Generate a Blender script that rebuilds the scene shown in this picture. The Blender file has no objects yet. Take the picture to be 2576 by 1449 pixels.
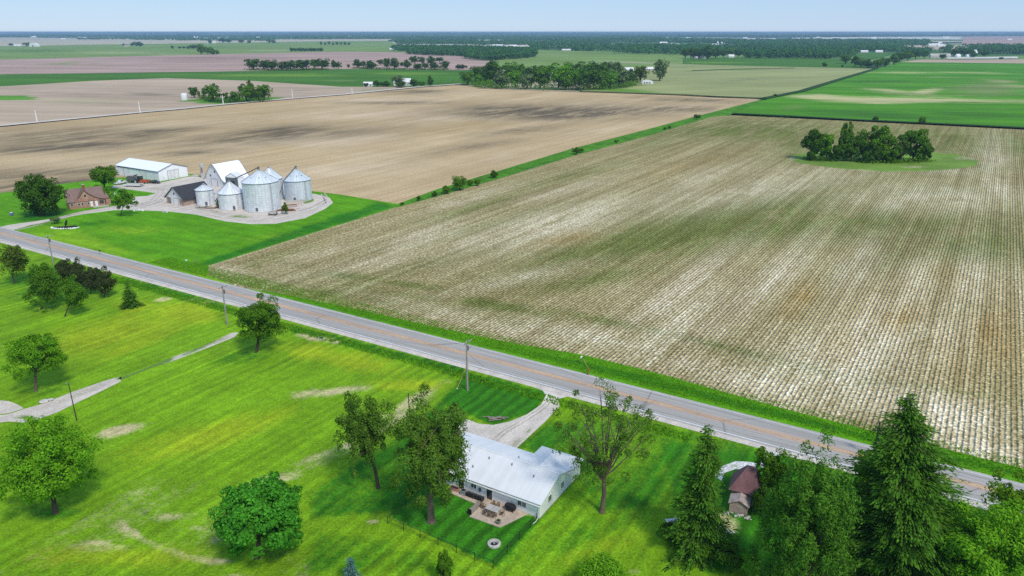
import bpy, bmesh, math, random
import numpy as np
from mathutils import Vector, Matrix
from mathutils.geometry import delaunay_2d_cdt
R = math.radians
scn = bpy.context.scene
COL = scn.collection
random.seed(7); RNG = np.random.default_rng(7)

# ------------------------------------------------------------------ camera, sky, sun, exposure
K = 1024/2576.0; F = 731.0; PITCH = math.atan(256.3/F); H = 65.0
cam = bpy.data.cameras.new('camera'); camo = bpy.data.objects.new('camera', cam); COL.objects.link(camo)
cam.sensor_width = 36; cam.lens = 36*F/1024; cam.clip_start = 1; cam.clip_end = 120000
camo.location = (0, 0, H); camo.rotation_euler = (math.pi/2-PITCH, 0, 0); scn.camera = camo
SUN_EL, SUN_AZ = R(50), R(148)          # azimuth clockwise from +Y: right of the view, a little behind the camera
w = bpy.data.worlds.new('World'); scn.world = w; w.use_nodes = True
nt = w.node_tree; nt.nodes.clear()
sky = nt.nodes.new('ShaderNodeTexSky'); sky.sky_type = 'NISHITA'; sky.sun_disc = False
sky.sun_elevation = SUN_EL; sky.sun_rotation = SUN_AZ; sky.altitude = 300; sky.air_density = 1.0; sky.dust_density = 0.0; sky.ozone_density = 3.0
bgn = nt.nodes.new('ShaderNodeBackground'); bgn.inputs[1].default_value = 0.10
veil = nt.nodes.new('ShaderNodeBackground'); veil.inputs[0].default_value = (.30, .485, .76, 1); veil.inputs[1].default_value = 1.02   # the thin white overcast in front of the blue
addn = nt.nodes.new('ShaderNodeMixShader'); addn.inputs[0].default_value = .72
wo = nt.nodes.new('ShaderNodeOutputWorld'); nt.links.new(sky.outputs[0], bgn.inputs[0])
nt.links.new(bgn.outputs[0], addn.inputs[1]); nt.links.new(veil.outputs[0], addn.inputs[2]); nt.links.new(addn.outputs[0], wo.inputs[0])
sl = bpy.data.lights.new('sun', 'SUN'); sl.energy = 2.5; sl.angle = R(10); sl.color = (1, .93, .81)
so = bpy.data.objects.new('sun', sl); COL.objects.link(so)
sd = Vector((math.sin(SUN_AZ)*math.cos(SUN_EL), math.cos(SUN_AZ)*math.cos(SUN_EL), math.sin(SUN_EL)))
so.rotation_euler = sd.to_track_quat('Z', 'Y').to_euler(); so.location = (0, 0, 500)
scn.view_settings.view_transform = 'Standard'; scn.view_settings.look = 'None'; scn.view_settings.gamma = 1
scn.view_settings.exposure = 0.24
scn.render.engine = 'CYCLES'; scn.cycles.use_denoising = False
scn.cycles.max_bounces = 6; scn.cycles.diffuse_bounces = 3; scn.cycles.transmission_bounces = 3; scn.cycles.volume_bounces = 0
scn.cycles.transparent_max_bounces = 6

# ------------------------------------------------------------------ surveying: where things stand on the ground
cp, sp = math.cos(PITCH), math.sin(PITCH)
def P(px, py, z=0.0):
    u = (px*K-512)/F; v = (288-py*K)/F
    dx, dy, dz = u, cp+v*sp, -sp+v*cp
    t = (H-z)/-dz
    return Vector((dx*t, dy*t, z))
def zat(Y, py):
    v = (288-py*K)/F; t = Y/(cp+v*sp); return H+t*(-sp+v*cp)
def mpp(Y, z=0):                 # metres per survey unit at distance Y
    return K/F*(Y*cp+(H-z)*sp)
def pix(X, Y, Z=0):
    zc = Y*cp+(H-Z)*sp; yc = Y*sp-(H-Z)*cp
    zc = np.maximum(zc, 1e-3)
    return (X/zc*F+512)/K, (288-yc/zc*F)/K
DR = Vector((.857, -.515, 0)); DN = Vector((.515, .857, 0))     # along the road, across the road
ANG_R = math.atan2(-.515, .857); ANG_N = math.atan2(.857, .515)

# ------------------------------------------------------------------ tagging and object helpers
def tag(o, label=None, cat=None, group=None, kind=None):
    if label: o['label'] = label
    if cat: o['category'] = cat
    if group: o['group'] = group
    if kind: o['kind'] = kind
    return o
def empty(name, loc, rz=0, label=None, cat=None, group=None):
    o = bpy.data.objects.new(name, None); COL.objects.link(o); o.location = loc; o.rotation_euler = (0, 0, rz)
    o.empty_display_size = .3
    return tag(o, label, cat, group)
def link(name, me, mat=None, parent=None):
    if mat is not None: me.materials.clear(); me.materials.append(mat)
    o = bpy.data.objects.new(name, me); COL.objects.link(o)
    if parent is not None: o.parent = parent
    return o
def fastmesh(name, V, Fc, nper=4, smooth=False):
    V = np.asarray(V, dtype=np.float32).reshape(-1, 3); Fc = np.asarray(Fc, dtype=np.int32).reshape(-1)
    me = bpy.data.meshes.new(name); me.vertices.add(len(V)); me.vertices.foreach_set('co', V.ravel())
    me.loops.add(len(Fc)); me.loops.foreach_set('vertex_index', Fc)
    n = len(Fc)//nper; me.polygons.add(n); me.polygons.foreach_set('loop_start', np.arange(n, dtype=np.int32)*nper)
    if smooth: me.polygons.foreach_set('use_smooth', np.ones(n, dtype=bool))
    me.update(calc_edges=True); return me
class MB:
    """collects simple solids into one mesh"""
    def __init__(s): s.v = []; s.f = []
    def add(s, vs, fs):
        b = len(s.v); s.v += [tuple(x) for x in vs]; s.f += [tuple(i+b for i in f) for f in fs]; return s
    def box(s, x0, x1, y0, y1, z0, z1):
        return s.add([(x0,y0,z0),(x1,y0,z0),(x1,y1,z0),(x0,y1,z0),(x0,y0,z1),(x1,y0,z1),(x1,y1,z1),(x0,y1,z1)],
                     [(3,2,1,0),(4,5,6,7),(0,1,5,4),(1,2,6,5),(2,3,7,6),(3,0,4,7)])
    def prism(s, poly, a, b, axis='y'):      # poly of 2-D points extruded along axis
        n = len(poly)
        def pt(p, t):
            return {'y': (p[0], t, p[1]), 'x': (t, p[0], p[1]), 'z': (p[0], p[1], t)}[axis]
        vs = [pt(p, a) for p in poly]+[pt(p, b) for p in poly]
        fs = [tuple(range(n-1, -1, -1)), tuple(range(n, 2*n))]+[(i, (i+1) % n, n+(i+1) % n, n+i) for i in range(n)]
        return s.add(vs, fs)
    def tube(s, pts, rad, n=6, cap=True):
        pts = [Vector(p) for p in pts]
        if not hasattr(rad, '__len__'): rad = [rad]*len(pts)
        b = len(s.v); up = Vector((0, 0, 1))
        for i, p in enumerate(pts):
            d = (pts[min(i+1, len(pts)-1)]-pts[max(i-1, 0)]).normalized()
            a = d.cross(up if abs(d.z) < .95 else Vector((1, 0, 0))).normalized(); c = d.cross(a)
            for k in range(n):
                t = 2*math.pi*k/n; s.v.append(tuple(p+a*math.cos(t)*rad[i]+c*math.sin(t)*rad[i]))
        for i in range(len(pts)-1):
            for k in range(n):
                s.f.append((b+i*n+k, b+i*n+(k+1) % n, b+(i+1)*n+(k+1) % n, b+(i+1)*n+k))
        if cap:
            s.f.append(tuple(b+k for k in range(n-1, -1, -1))); s.f.append(tuple(b+(len(pts)-1)*n+k for k in range(n)))
        return s
    def lathe(s, prof, cx=0, cy=0, n=32):
        b = len(s.v)
        for r, z in prof:
            for k in range(n):
                t = 2*math.pi*k/n; s.v.append((cx+r*math.cos(t), cy+r*math.sin(t), z))
        for i in range(len(prof)-1):
            for k in range(n):
                s.f.append((b+i*n+k, b+i*n+(k+1) % n, b+(i+1)*n+(k+1) % n, b+(i+1)*n+k))
        s.f.append(tuple(b+k for k in range(n-1, -1, -1))); s.f.append(tuple(b+(len(prof)-1)*n+k for k in range(n)))
        return s
    def slab(s, p, thick):       # a thick sheet over four (or three) corner points
        p = [Vector(q) for q in p]; nrm = (p[1]-p[0]).cross(p[2]-p[0]).normalized()
        n = len(p); q = [a-nrm*thick for a in p]
        return s.add(p+q, [tuple(range(n)), tuple(range(2*n-1, n-1, -1))]+[(i, n+i, n+(i+1) % n, (i+1) % n) for i in range(n)])
    def rock(s, c, r, seed=0, flat=.7):
        rr = random.Random(seed); bm = bmesh.new(); bmesh.ops.create_icosphere(bm, subdivisions=1, radius=1)
        b = len(s.v)
        for v in bm.verts:
            k = r*rr.uniform(.75, 1.15); s.v.append((c[0]+v.co.x*k, c[1]+v.co.y*k, c[2]+v.co.z*k*flat))
        for f in bm.faces: s.f.append(tuple(b+v.index for v in f.verts))
        bm.free(); return s
    def build(s, name, mat, parent=None, smooth=False, bevel=0):
        me = bpy.data.meshes.new(name); me.from_pydata(s.v, [], s.f); me.update()
        if smooth:
            me.polygons.foreach_set('use_smooth', np.ones(len(me.polygons), dtype=bool))
            try: me.set_sharp_from_angle(angle=R(35))
            except Exception: pass
        o = link(name, me, mat, parent)
        if bevel:
            m = o.modifiers.new('edge', 'BEVEL'); m.width = bevel; m.segments = 2; m.limit_method = 'ANGLE'
        return o
def copy_tree(o, parent=None):
    c = o.copy(); COL.objects.link(c); c.parent = parent
    for ch in list(o.children): copy_tree(ch, c)
    return c

# ------------------------------------------------------------------ materials
class NT:
    def __init__(s, name):
        s.m = bpy.data.materials.new(name); s.m.use_nodes = True; s.t = s.m.node_tree; s.t.nodes.clear()
        s.out = s.n('ShaderNodeOutputMaterial')
    def n(s, typ, **kw):
        x = s.t.nodes.new(typ)
        for k, v in kw.items(): setattr(x, k, v)
        return x
    def set(s, inp, v):
        if isinstance(v, bpy.types.NodeSocket): s.t.links.new(v, inp)
        elif v is not None:
            if isinstance(v, (tuple, list)) and len(v) == 3 and inp.type == 'RGBA': v = (*v, 1)
            inp.default_value = v
    def coord(s, what='Object'): return s.n('ShaderNodeTexCoord').outputs[what]
    def map(s, vec, scale=(1, 1, 1), rot=0, loc=(0, 0, 0)):
        x = s.n('ShaderNodeMapping'); s.set(x.inputs['Vector'], vec); x.inputs['Scale'].default_value = scale
        x.inputs['Rotation'].default_value = (0, 0, rot); x.inputs['Location'].default_value = loc; return x.outputs[0]
    def noise(s, vec, scale, detail=3, rough=.55, dist=0):
        x = s.n('ShaderNodeTexNoise'); s.set(x.inputs['Vector'], vec); x.inputs['Scale'].default_value = scale
        x.inputs['Detail'].default_value = detail; x.inputs['Roughness'].default_value = rough; x.inputs['Distortion'].default_value = dist
        return x.outputs[0]
    def vor(s, vec, scale, feat='F1', out='Distance', rand=1):
        x = s.n('ShaderNodeTexVoronoi', feature=feat); s.set(x.inputs['Vector'], vec); x.inputs['Scale'].default_value = scale
        x.inputs['Randomness'].default_value = rand; return x.outputs[out]
    def math(s, op, a, b=None, c=None, clamp=False):
        x = s.n('ShaderNodeMath', operation=op, use_clamp=clamp); s.set(x.inputs[0], a)
        if b is not None: s.set(x.inputs[1], b)
        if c is not None: s.set(x.inputs[2], c)
        return x.outputs[0]
    def ramp(s, fac, a, b, lo=0.0, hi=1.0):
        x = s.n('ShaderNodeMapRange', interpolation_type='SMOOTHSTEP'); s.set(x.inputs[0], fac)
        x.inputs[1].default_value = a; x.inputs[2].default_value = b; x.inputs[3].default_value = lo; x.inputs[4].default_value = hi
        return x.outputs[0]
    def mix(s, fac, a, b, mode='MIX'):
        x = s.n('ShaderNodeMix', data_type='RGBA', blend_type=mode); s.set(x.inputs[0], fac); s.set(x.inputs[6], a); s.set(x.inputs[7], b)
        return x.outputs[2]
    def scale(s, col, fac):
        x = s.n('ShaderNodeVectorMath', operation='SCALE'); s.set(x.inputs[0], col); s.set(x.inputs[3], fac); return x.outputs[0]
    def rgb(s, c):
        x = s.n('ShaderNodeRGB'); x.outputs[0].default_value = (*c, 1); return x.outputs[0]
    def attr(s, name): return s.n('ShaderNodeAttribute', attribute_name=name).outputs['Fac']
    def bump(s, h, strength=.5, dist=.1):
        x = s.n('ShaderNodeBump'); s.set(x.inputs['Height'], h); x.inputs['Strength'].default_value = strength; x.inputs['Distance'].default_value = dist
        return x.outputs[0]
    def bsdf(s, col, rough=.8, metal=0, normal=None, spec=.3):
        x = s.n('ShaderNodeBsdfPrincipled'); s.set(x.inputs['Base Color'], col); s.set(x.inputs['Roughness'], rough)
        s.set(x.inputs['Metallic'], metal); x.inputs['Specular IOR Level'].default_value = spec
        if normal is not None: s.set(x.inputs['Normal'], normal)
        s.t.links.new(x.outputs[0], s.out.inputs[0]); return x
def paint(name, col, rough=.6, metal=0, var=.12, scale=1.5, spec=.3, streak=False):
    t = NT(name); c = t.coord()
    n1 = t.noise(t.map(c, (1, 1, .25 if streak else 1)), scale, 4); n2 = t.noise(c, scale*9, 2)
    f = t.math('ADD', t.ramp(n1, .25, .75, 1-var, 1+var*.5), t.math('MULTIPLY', t.math('SUBTRACT', n2, .5), var))
    t.bsdf(t.scale(t.rgb(col), f), rough, metal, t.bump(n2, .15, .02), spec); return t.m
def siding(name, col, period=.2, vertical=False, dirt=.12, depth=.02, rough=.5, metal=0, rust=None):
    t = NT(name); c = t.coord(); x = t.n('ShaderNodeSeparateXYZ'); t.set(x.inputs[0], c)
    if vertical: u = t.math('ADD', x.outputs[0], x.outputs[1])
    else: u = x.outputs[2]
    saw = t.math('FRACT', t.math('DIVIDE', u, period))
    n1 = t.noise(t.map(c, (1, 1, .3)), .8, 5); n2 = t.noise(t.map(c, (4, 4, .6)), 1.3, 3)
    f = t.math('MULTIPLY', t.ramp(n1, .3, .75, 1.0, 1-dirt), t.ramp(n2, .3, .8, 1.02, 1-dirt*.6))
    line = t.ramp(saw, 0, .12, 1-dirt*1.5, 1)
    colr = t.scale(t.rgb(col), t.math('MULTIPLY', f, line))
    if rust: colr = t.mix(t.ramp(t.noise(c, 2.2, 5), .66, .74, 0, .75), colr, rust)
    t.bsdf(colr, rough, metal, t.bump(saw, .6, depth)); return t.m
def leafmat(name, col, col2, trans=.3, vary=.55):
    t = NT(name); g = t.n('ShaderNodeNewGeometry'); rnd = g.outputs['Random Per Island']
    n = t.noise(t.coord(), .35, 2)
    c = t.mix(t.math('ADD', t.math('MULTIPLY', rnd, .55), t.math('MULTIPLY', n, .45)), col, col2)
    c = t.scale(c, t.math('ADD', 1-vary/2, t.math('MULTIPLY', t.math('FRACT', t.math('MULTIPLY', rnd, 17.3)), vary)))
    d = t.n('ShaderNodeBsdfDiffuse'); t.set(d.inputs[0], c)
    tr = t.n('ShaderNodeBsdfTranslucent'); t.set(tr.inputs[0], t.scale(c, 1.2))
    m = t.n('ShaderNodeMixShader'); m.inputs[0].default_value = trans
    t.t.links.new(d.outputs[0], m.inputs[1]); t.t.links.new(tr.outputs[0], m.inputs[2]); t.t.links.new(m.outputs[0], t.out.inputs[0])
    return t.m
M = {}
M['bark'] = paint('bark', (.075, .055, .038), .95, var=.35, scale=4)
M['bark_pale'] = paint('bark_pale', (.16, .12, .085), .95, var=.35, scale=4)
L_ = dict(mid=((.035, .13, .010), (.10, .27, .020)), dark=((.022, .085, .010), (.065, .18, .016)), bright=((.05, .20, .008), (.13, .38, .02)),
          lime=((.06, .24, .008), (.17, .47, .03)), pale=((.08, .13, .05), (.20, .27, .11)), olive=((.05, .09, .012), (.13, .20, .03)),
          spruce=((.026, .10, .012), (.13, .29, .032)), spruce_olive=((.032, .115, .012), (.135, .31, .035)), blue=((.05, .13, .13), (.16, .29, .31)),
          purple=((.035, .050, .018), (.10, .12, .045)), yellow=((.08, .17, .01), (.20, .33, .025)), emerald=((.018, .16, .012), (.09, .40, .04)), willow=((.05, .125, .014), (.15, .28, .04)),
          far=((.035, .12, .035), (.08, .20, .055)))
for k, (a, b) in L_.items():
    w_ = 1.0 if k in ('blue', 'far', 'pale', 'yellow', 'purple') else 1.1 if k in ('willow', 'spruce', 'spruce_olive', 'olive') else 1.4
    M['leaf_'+k] = leafmat('foliage_'+k, (a[0]*w_, a[1]*1.05, a[2]*.9), (b[0]*w_, b[1]*1.08, b[2]*.9))

def groundmat(name, base, A=None, B=None, C=None, val=((.02, .5, .2),), streak=None, speck=None, rows=None, bump=None, rot=ANG_N, edge=.5, rough=.95, cell=None, soft=False, mow=None, rowattr=None, warm=False):
    """ground cover: base colour with up to three covers A, B, C where the survey (vertex attributes a, b, c) puts them"""
    t = NT(name); c = t.coord(); cr = t.map(c, rot=-rot)
    en = t.noise(t.map(cr, (.25, 1, 1)), .09, 5, .65)
    en2 = t.noise(c, .9, 4, .7)
    dn = t.math('ADD', t.math('MULTIPLY', t.math('SUBTRACT', en, .5), edge*2.2), t.math('MULTIPLY', t.math('SUBTRACT', en2, .5), edge))
    col = t.rgb(base)
    for k, cc in (('a', A), ('b', B), ('c', C)):
        if cc is None: continue
        if soft:
            pat = t.ramp(t.math('ADD', t.math('MULTIPLY', en, .6), t.math('MULTIPLY', t.noise(t.map(cr, (.3, 1.6, 1)), .3, 4, .65), .4)), .36, .58, .35, 1.25)
            col = t.mix(t.math('MULTIPLY', t.attr(k), pat, clamp=True), col, cc); continue
        col = t.mix(t.ramp(t.math('ADD', t.attr(k), t.math('MULTIPLY', dn, t.ramp(t.attr(k), 0, .15))), .22, .78), col, cc)
    f = None
    def mul(a, b): return b if a is None else t.math('MULTIPLY', a, b)
    for sc, amt, rg in val:
        f = mul(f, t.ramp(t.noise(c, sc, 4, .6), .5-rg, .5+rg, 1-amt, 1+amt))
    if streak:
        for su, sv, amt in streak:
            f = mul(f, t.ramp(t.noise(t.map(cr, (su, sv, 1)), 1, 3, .6), .25, .75, 1-amt, 1+amt))
    hgt = None
    if speck:
        sc, amt = speck; s_ = t.noise(c, sc, 3, .75); f = mul(f, t.ramp(s_, .3, .7, 1-amt, 1+amt)); hgt = s_
    if rows:
        per, amt, clod = rows
        x = t.n('ShaderNodeSeparateXYZ'); t.set(x.inputs[0], t.map(c, rot=-rot))
        wob = t.math('MULTIPLY', t.noise(cr, .25, 2), .25)
        sn = t.math('SINE', t.math('MULTIPLY', t.math('ADD', x.outputs[1], wob), 2*math.pi/per))
        br = t.noise(t.map(cr, (.15, .6, 1)), .12, 3)
        ra = t.math('MULTIPLY', t.ramp(br, .38, .6, .25, 1), amt)
        if rowattr: ra = t.math('MULTIPLY', ra, t.math('ADD', .18, t.math('MULTIPLY', t.attr(rowattr), 1.3)))
        f = mul(f, t.math('ADD', 1, t.math('MULTIPLY', sn, ra)))
        if clod:
            sn2 = t.math('SINE', t.math('MULTIPLY', t.math('ADD', x.outputs[0], t.math('MULTIPLY', t.noise(cr, 1.1, 2), 1.5)), 2*math.pi/clod))
            f = mul(f, t.math('ADD', 1, t.math('MULTIPLY', sn2, amt*.6)))
        hgt = t.math('ADD', t.math('MULTIPLY', sn, .5), hgt if hgt is not None else 0)
    if mow:
        per, amt = mow; x = t.n('ShaderNodeSeparateXYZ'); t.set(x.inputs[0], cr)
        sn = t.math('SINE', t.math('MULTIPLY', t.math('ADD', x.outputs[1], t.math('MULTIPLY', t.noise(cr, .06, 2), 3)), 2*math.pi/per))
        f = mul(f, t.math('ADD', 1, t.math('MULTIPLY', t.math('MULTIPLY', sn, t.ramp(t.noise(t.map(cr, (.2, 1, 1)), .1, 2), .35, .65, .2, 1)), t.math('MULTIPLY', t.math('ADD', t.attr('a'), .35), amt))))
    if cell:
        sc, amt = cell; v = t.vor(c, sc); f = mul(f, t.ramp(v, .1, .65, 1+amt, 1-amt)); hgt = t.math('SUBTRACT', hgt if hgt is not None else 0, t.math('MULTIPLY', v, 1.2))
    if f is not None and warm:
        cb = t.n('ShaderNodeCombineColor'); t.set(cb.inputs[0], f); t.set(cb.inputs[1], t.math('POWER', f, 1.12)); t.set(cb.inputs[2], t.math('POWER', f, 1.5))
        col = t.mix(1.0, col, cb.outputs[0], 'MULTIPLY')
    elif f is not None: col = t.scale(col, f)
    nrm = t.bump(hgt, bump[0], bump[1]) if (bump and hgt is not None) else None
    t.bsdf(col, rough, 0, nrm, .12); return t.m

def inpoly(px, py, poly):
    ins = np.zeros(len(px), bool); n = len(poly)
    for i in range(n):
        x1, y1 = poly[i]; x2, y2 = poly[(i+1) % n]
        c = ((y1 > py) != (y2 > py)); xx = (x2-x1)*(py-y1)/((y2-y1) or 1e-9)+x1
        ins ^= c & (px < xx)
    return ins
def polydist(px, py, poly):
    d = np.full(len(px), 1e9); n = len(poly)
    for i in range(n):
        x1, y1 = poly[i]; x2, y2 = poly[(i+1) % n]; vx, vy = x2-x1, y2-y1; L = vx*vx+vy*vy or 1e-9
        t = np.clip(((px-x1)*vx+(py-y1)*vy)/L, 0, 1); d = np.minimum(d, np.hypot(px-x1-t*vx, py-y1-t*vy))
    return d
def sheet(name, poly, z, mat, sx=24, sy=12, paints=(), world=False):
    """a ground sheet: outline surveyed in view units (or world metres), with a fine net of survey points inside carrying cover attributes"""
    if world: pw = [Vector((x, y, z)) for x, y in poly]; pp = [tuple(float(a) for a in pix(v.x, v.y)) for v in pw]
    else: pp = poly; pw = [P(x, y) for x, y in poly]
    pts = [Vector((v.x, v.y)) for v in pw]; nb = len(pts)
    xs = [p[0] for p in pp]; ys = [p[1] for p in pp]
    gx, gy = np.meshgrid(np.arange(min(xs)+sx*.5, max(xs), sx), np.arange(min(ys)+sy*.5, max(ys), sy)); gx = gx.ravel(); gy = gy.ravel()
    gx = gx+np.where((np.round(gy/sy) % 2) > 0, sx*.25, -sx*.25)
    k = inpoly(gx, gy, pp) & (polydist(gx, gy, pp) > sy*.3); gx = gx[k]; gy = gy[k]
    pts += [P(a, b).to_2d() for a, b in zip(gx, gy)]
    vv, ee, ff, *_ = delaunay_2d_cdt(pts, [(i, (i+1) % nb) for i in range(nb)], [list(range(nb))], 1, 1e-5)
    V = [(v.x, v.y, z) for v in vv]
    me = bpy.data.meshes.new(name); me.from_pydata(V, [], [f for f in ff]); me.update()
    A = np.array(V); fx, fy = pix(A[:, 0], A[:, 1])
    for ch in 'abc':
        a = np.zeros(len(V), np.float32)
        for it in paints:
            if it[0] != ch: continue
            if it[1] == 'p':
                _, _, poly2, soft, st = it; ins = inpoly(fx, fy, poly2); d = polydist(fx, fy, poly2)
                a = np.maximum(a, st*np.clip(np.where(ins, .5+d/soft, .5-d/soft), 0, 1))
            else:
                _, _, cx, cy, rx, ry, an, st = it; t = R(an); dx = fx-cx; dy = fy-cy
                u = (dx*math.cos(t)+dy*math.sin(t))/rx; v = (-dx*math.sin(t)+dy*math.cos(t))/ry
                a = np.maximum(a, st*np.exp(-(u*u+v*v)))
        if any(it[0] == ch for it in paints):
            at = me.attributes.new(ch, 'FLOAT', 'POINT'); at.data.foreach_set('value', a)
    if me.polygons and me.polygons[0].normal.z < 0: me.flip_normals()
    o = link(name, me, mat); tag(o, kind='structure'); return o

# ================================================================== THE SETTING: ground, fields, roads
GR = dict(val=((.02, .12, .25), (.12, .16, .25), (.6, .14, .25)), speck=(2.6, .3), bump=(.7, .25))
t = NT('far_country'); c = t.coord()
n1 = t.noise(t.map(c, (.0003, .0011, 1)), 1, 3, .6); n2 = t.noise(t.map(c, (.0006, .0022, 1), loc=(31, 7, 0)), 1, 2, .5); vc = t.vor(t.map(c, (.0011, .0016, 1)), 1, out='Color')
x = t.n('ShaderNodeSeparateColor'); t.set(x.inputs[0], vc)
col = t.mix(t.ramp(x.outputs[0], .35, .45), (.07, .17, .03), (.15, .25, .07)); col = t.mix(t.ramp(x.outputs[1], .6, .64), col, (.46, .38, .27)); col = t.mix(t.ramp(x.outputs[2], .86, .9), col, (.62, .57, .48))
col = t.mix(t.ramp(n1, .52, .56), col, (.035, .075, .03))
t.bsdf(t.scale(col, t.ramp(n2, .3, .7, .8, 1.15)), .95, 0, None, .1); m_far = t.m
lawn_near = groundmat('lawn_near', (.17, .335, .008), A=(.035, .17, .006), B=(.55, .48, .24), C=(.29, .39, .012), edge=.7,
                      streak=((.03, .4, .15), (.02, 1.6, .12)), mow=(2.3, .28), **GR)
lawn_farm = groundmat('lawn_farm', (.10, .30, .004), A=(.028, .17, .005), B=(.45, .42, .22), C=(.20, .38, .01), edge=.6,
                      streak=((.03, .3, .14),), rot=ANG_R, **GR)
m_crop = groundmat('crop_soil', (.475, .39, .185), A=(.215, .24, .055), B=(.87, .745, .51), C=(.47, .325, .12), edge=.75, rot=R(57.3),
                   val=((.015, .08, .3), (.08, .10, .3)), streak=((.010, .16, .17), (.006, .5, .20)), speck=(1.4, .40), cell=(1.3, .24), rows=(.86, .16, 0), bump=(1.0, .3), soft=True, rowattr='b', warm=True)
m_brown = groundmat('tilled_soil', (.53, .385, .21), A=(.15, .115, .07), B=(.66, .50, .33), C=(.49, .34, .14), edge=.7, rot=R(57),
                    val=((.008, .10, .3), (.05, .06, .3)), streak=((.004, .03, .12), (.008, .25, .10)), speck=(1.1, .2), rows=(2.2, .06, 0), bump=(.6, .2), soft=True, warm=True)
def simple(name, base, A=None, B=None, C=None, st=.15, rot=R(-8), big=.006):
    return groundmat(name, base, A, B, C, edge=.6, rot=rot, val=((big, .12, .3),), streak=((.0025, .02, st), (.004, .08, st*.6)))

gbase = MB(); E_ = 42000
link('ground', fastmesh('ground', [(-E_, -2000, -.3), (E_, -2000, -.3), (E_, E_, -.3), (-E_, E_, -.3)], [0, 1, 2, 3]), m_far)
bpy.data.objects['ground']['kind'] = 'structure'

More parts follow.
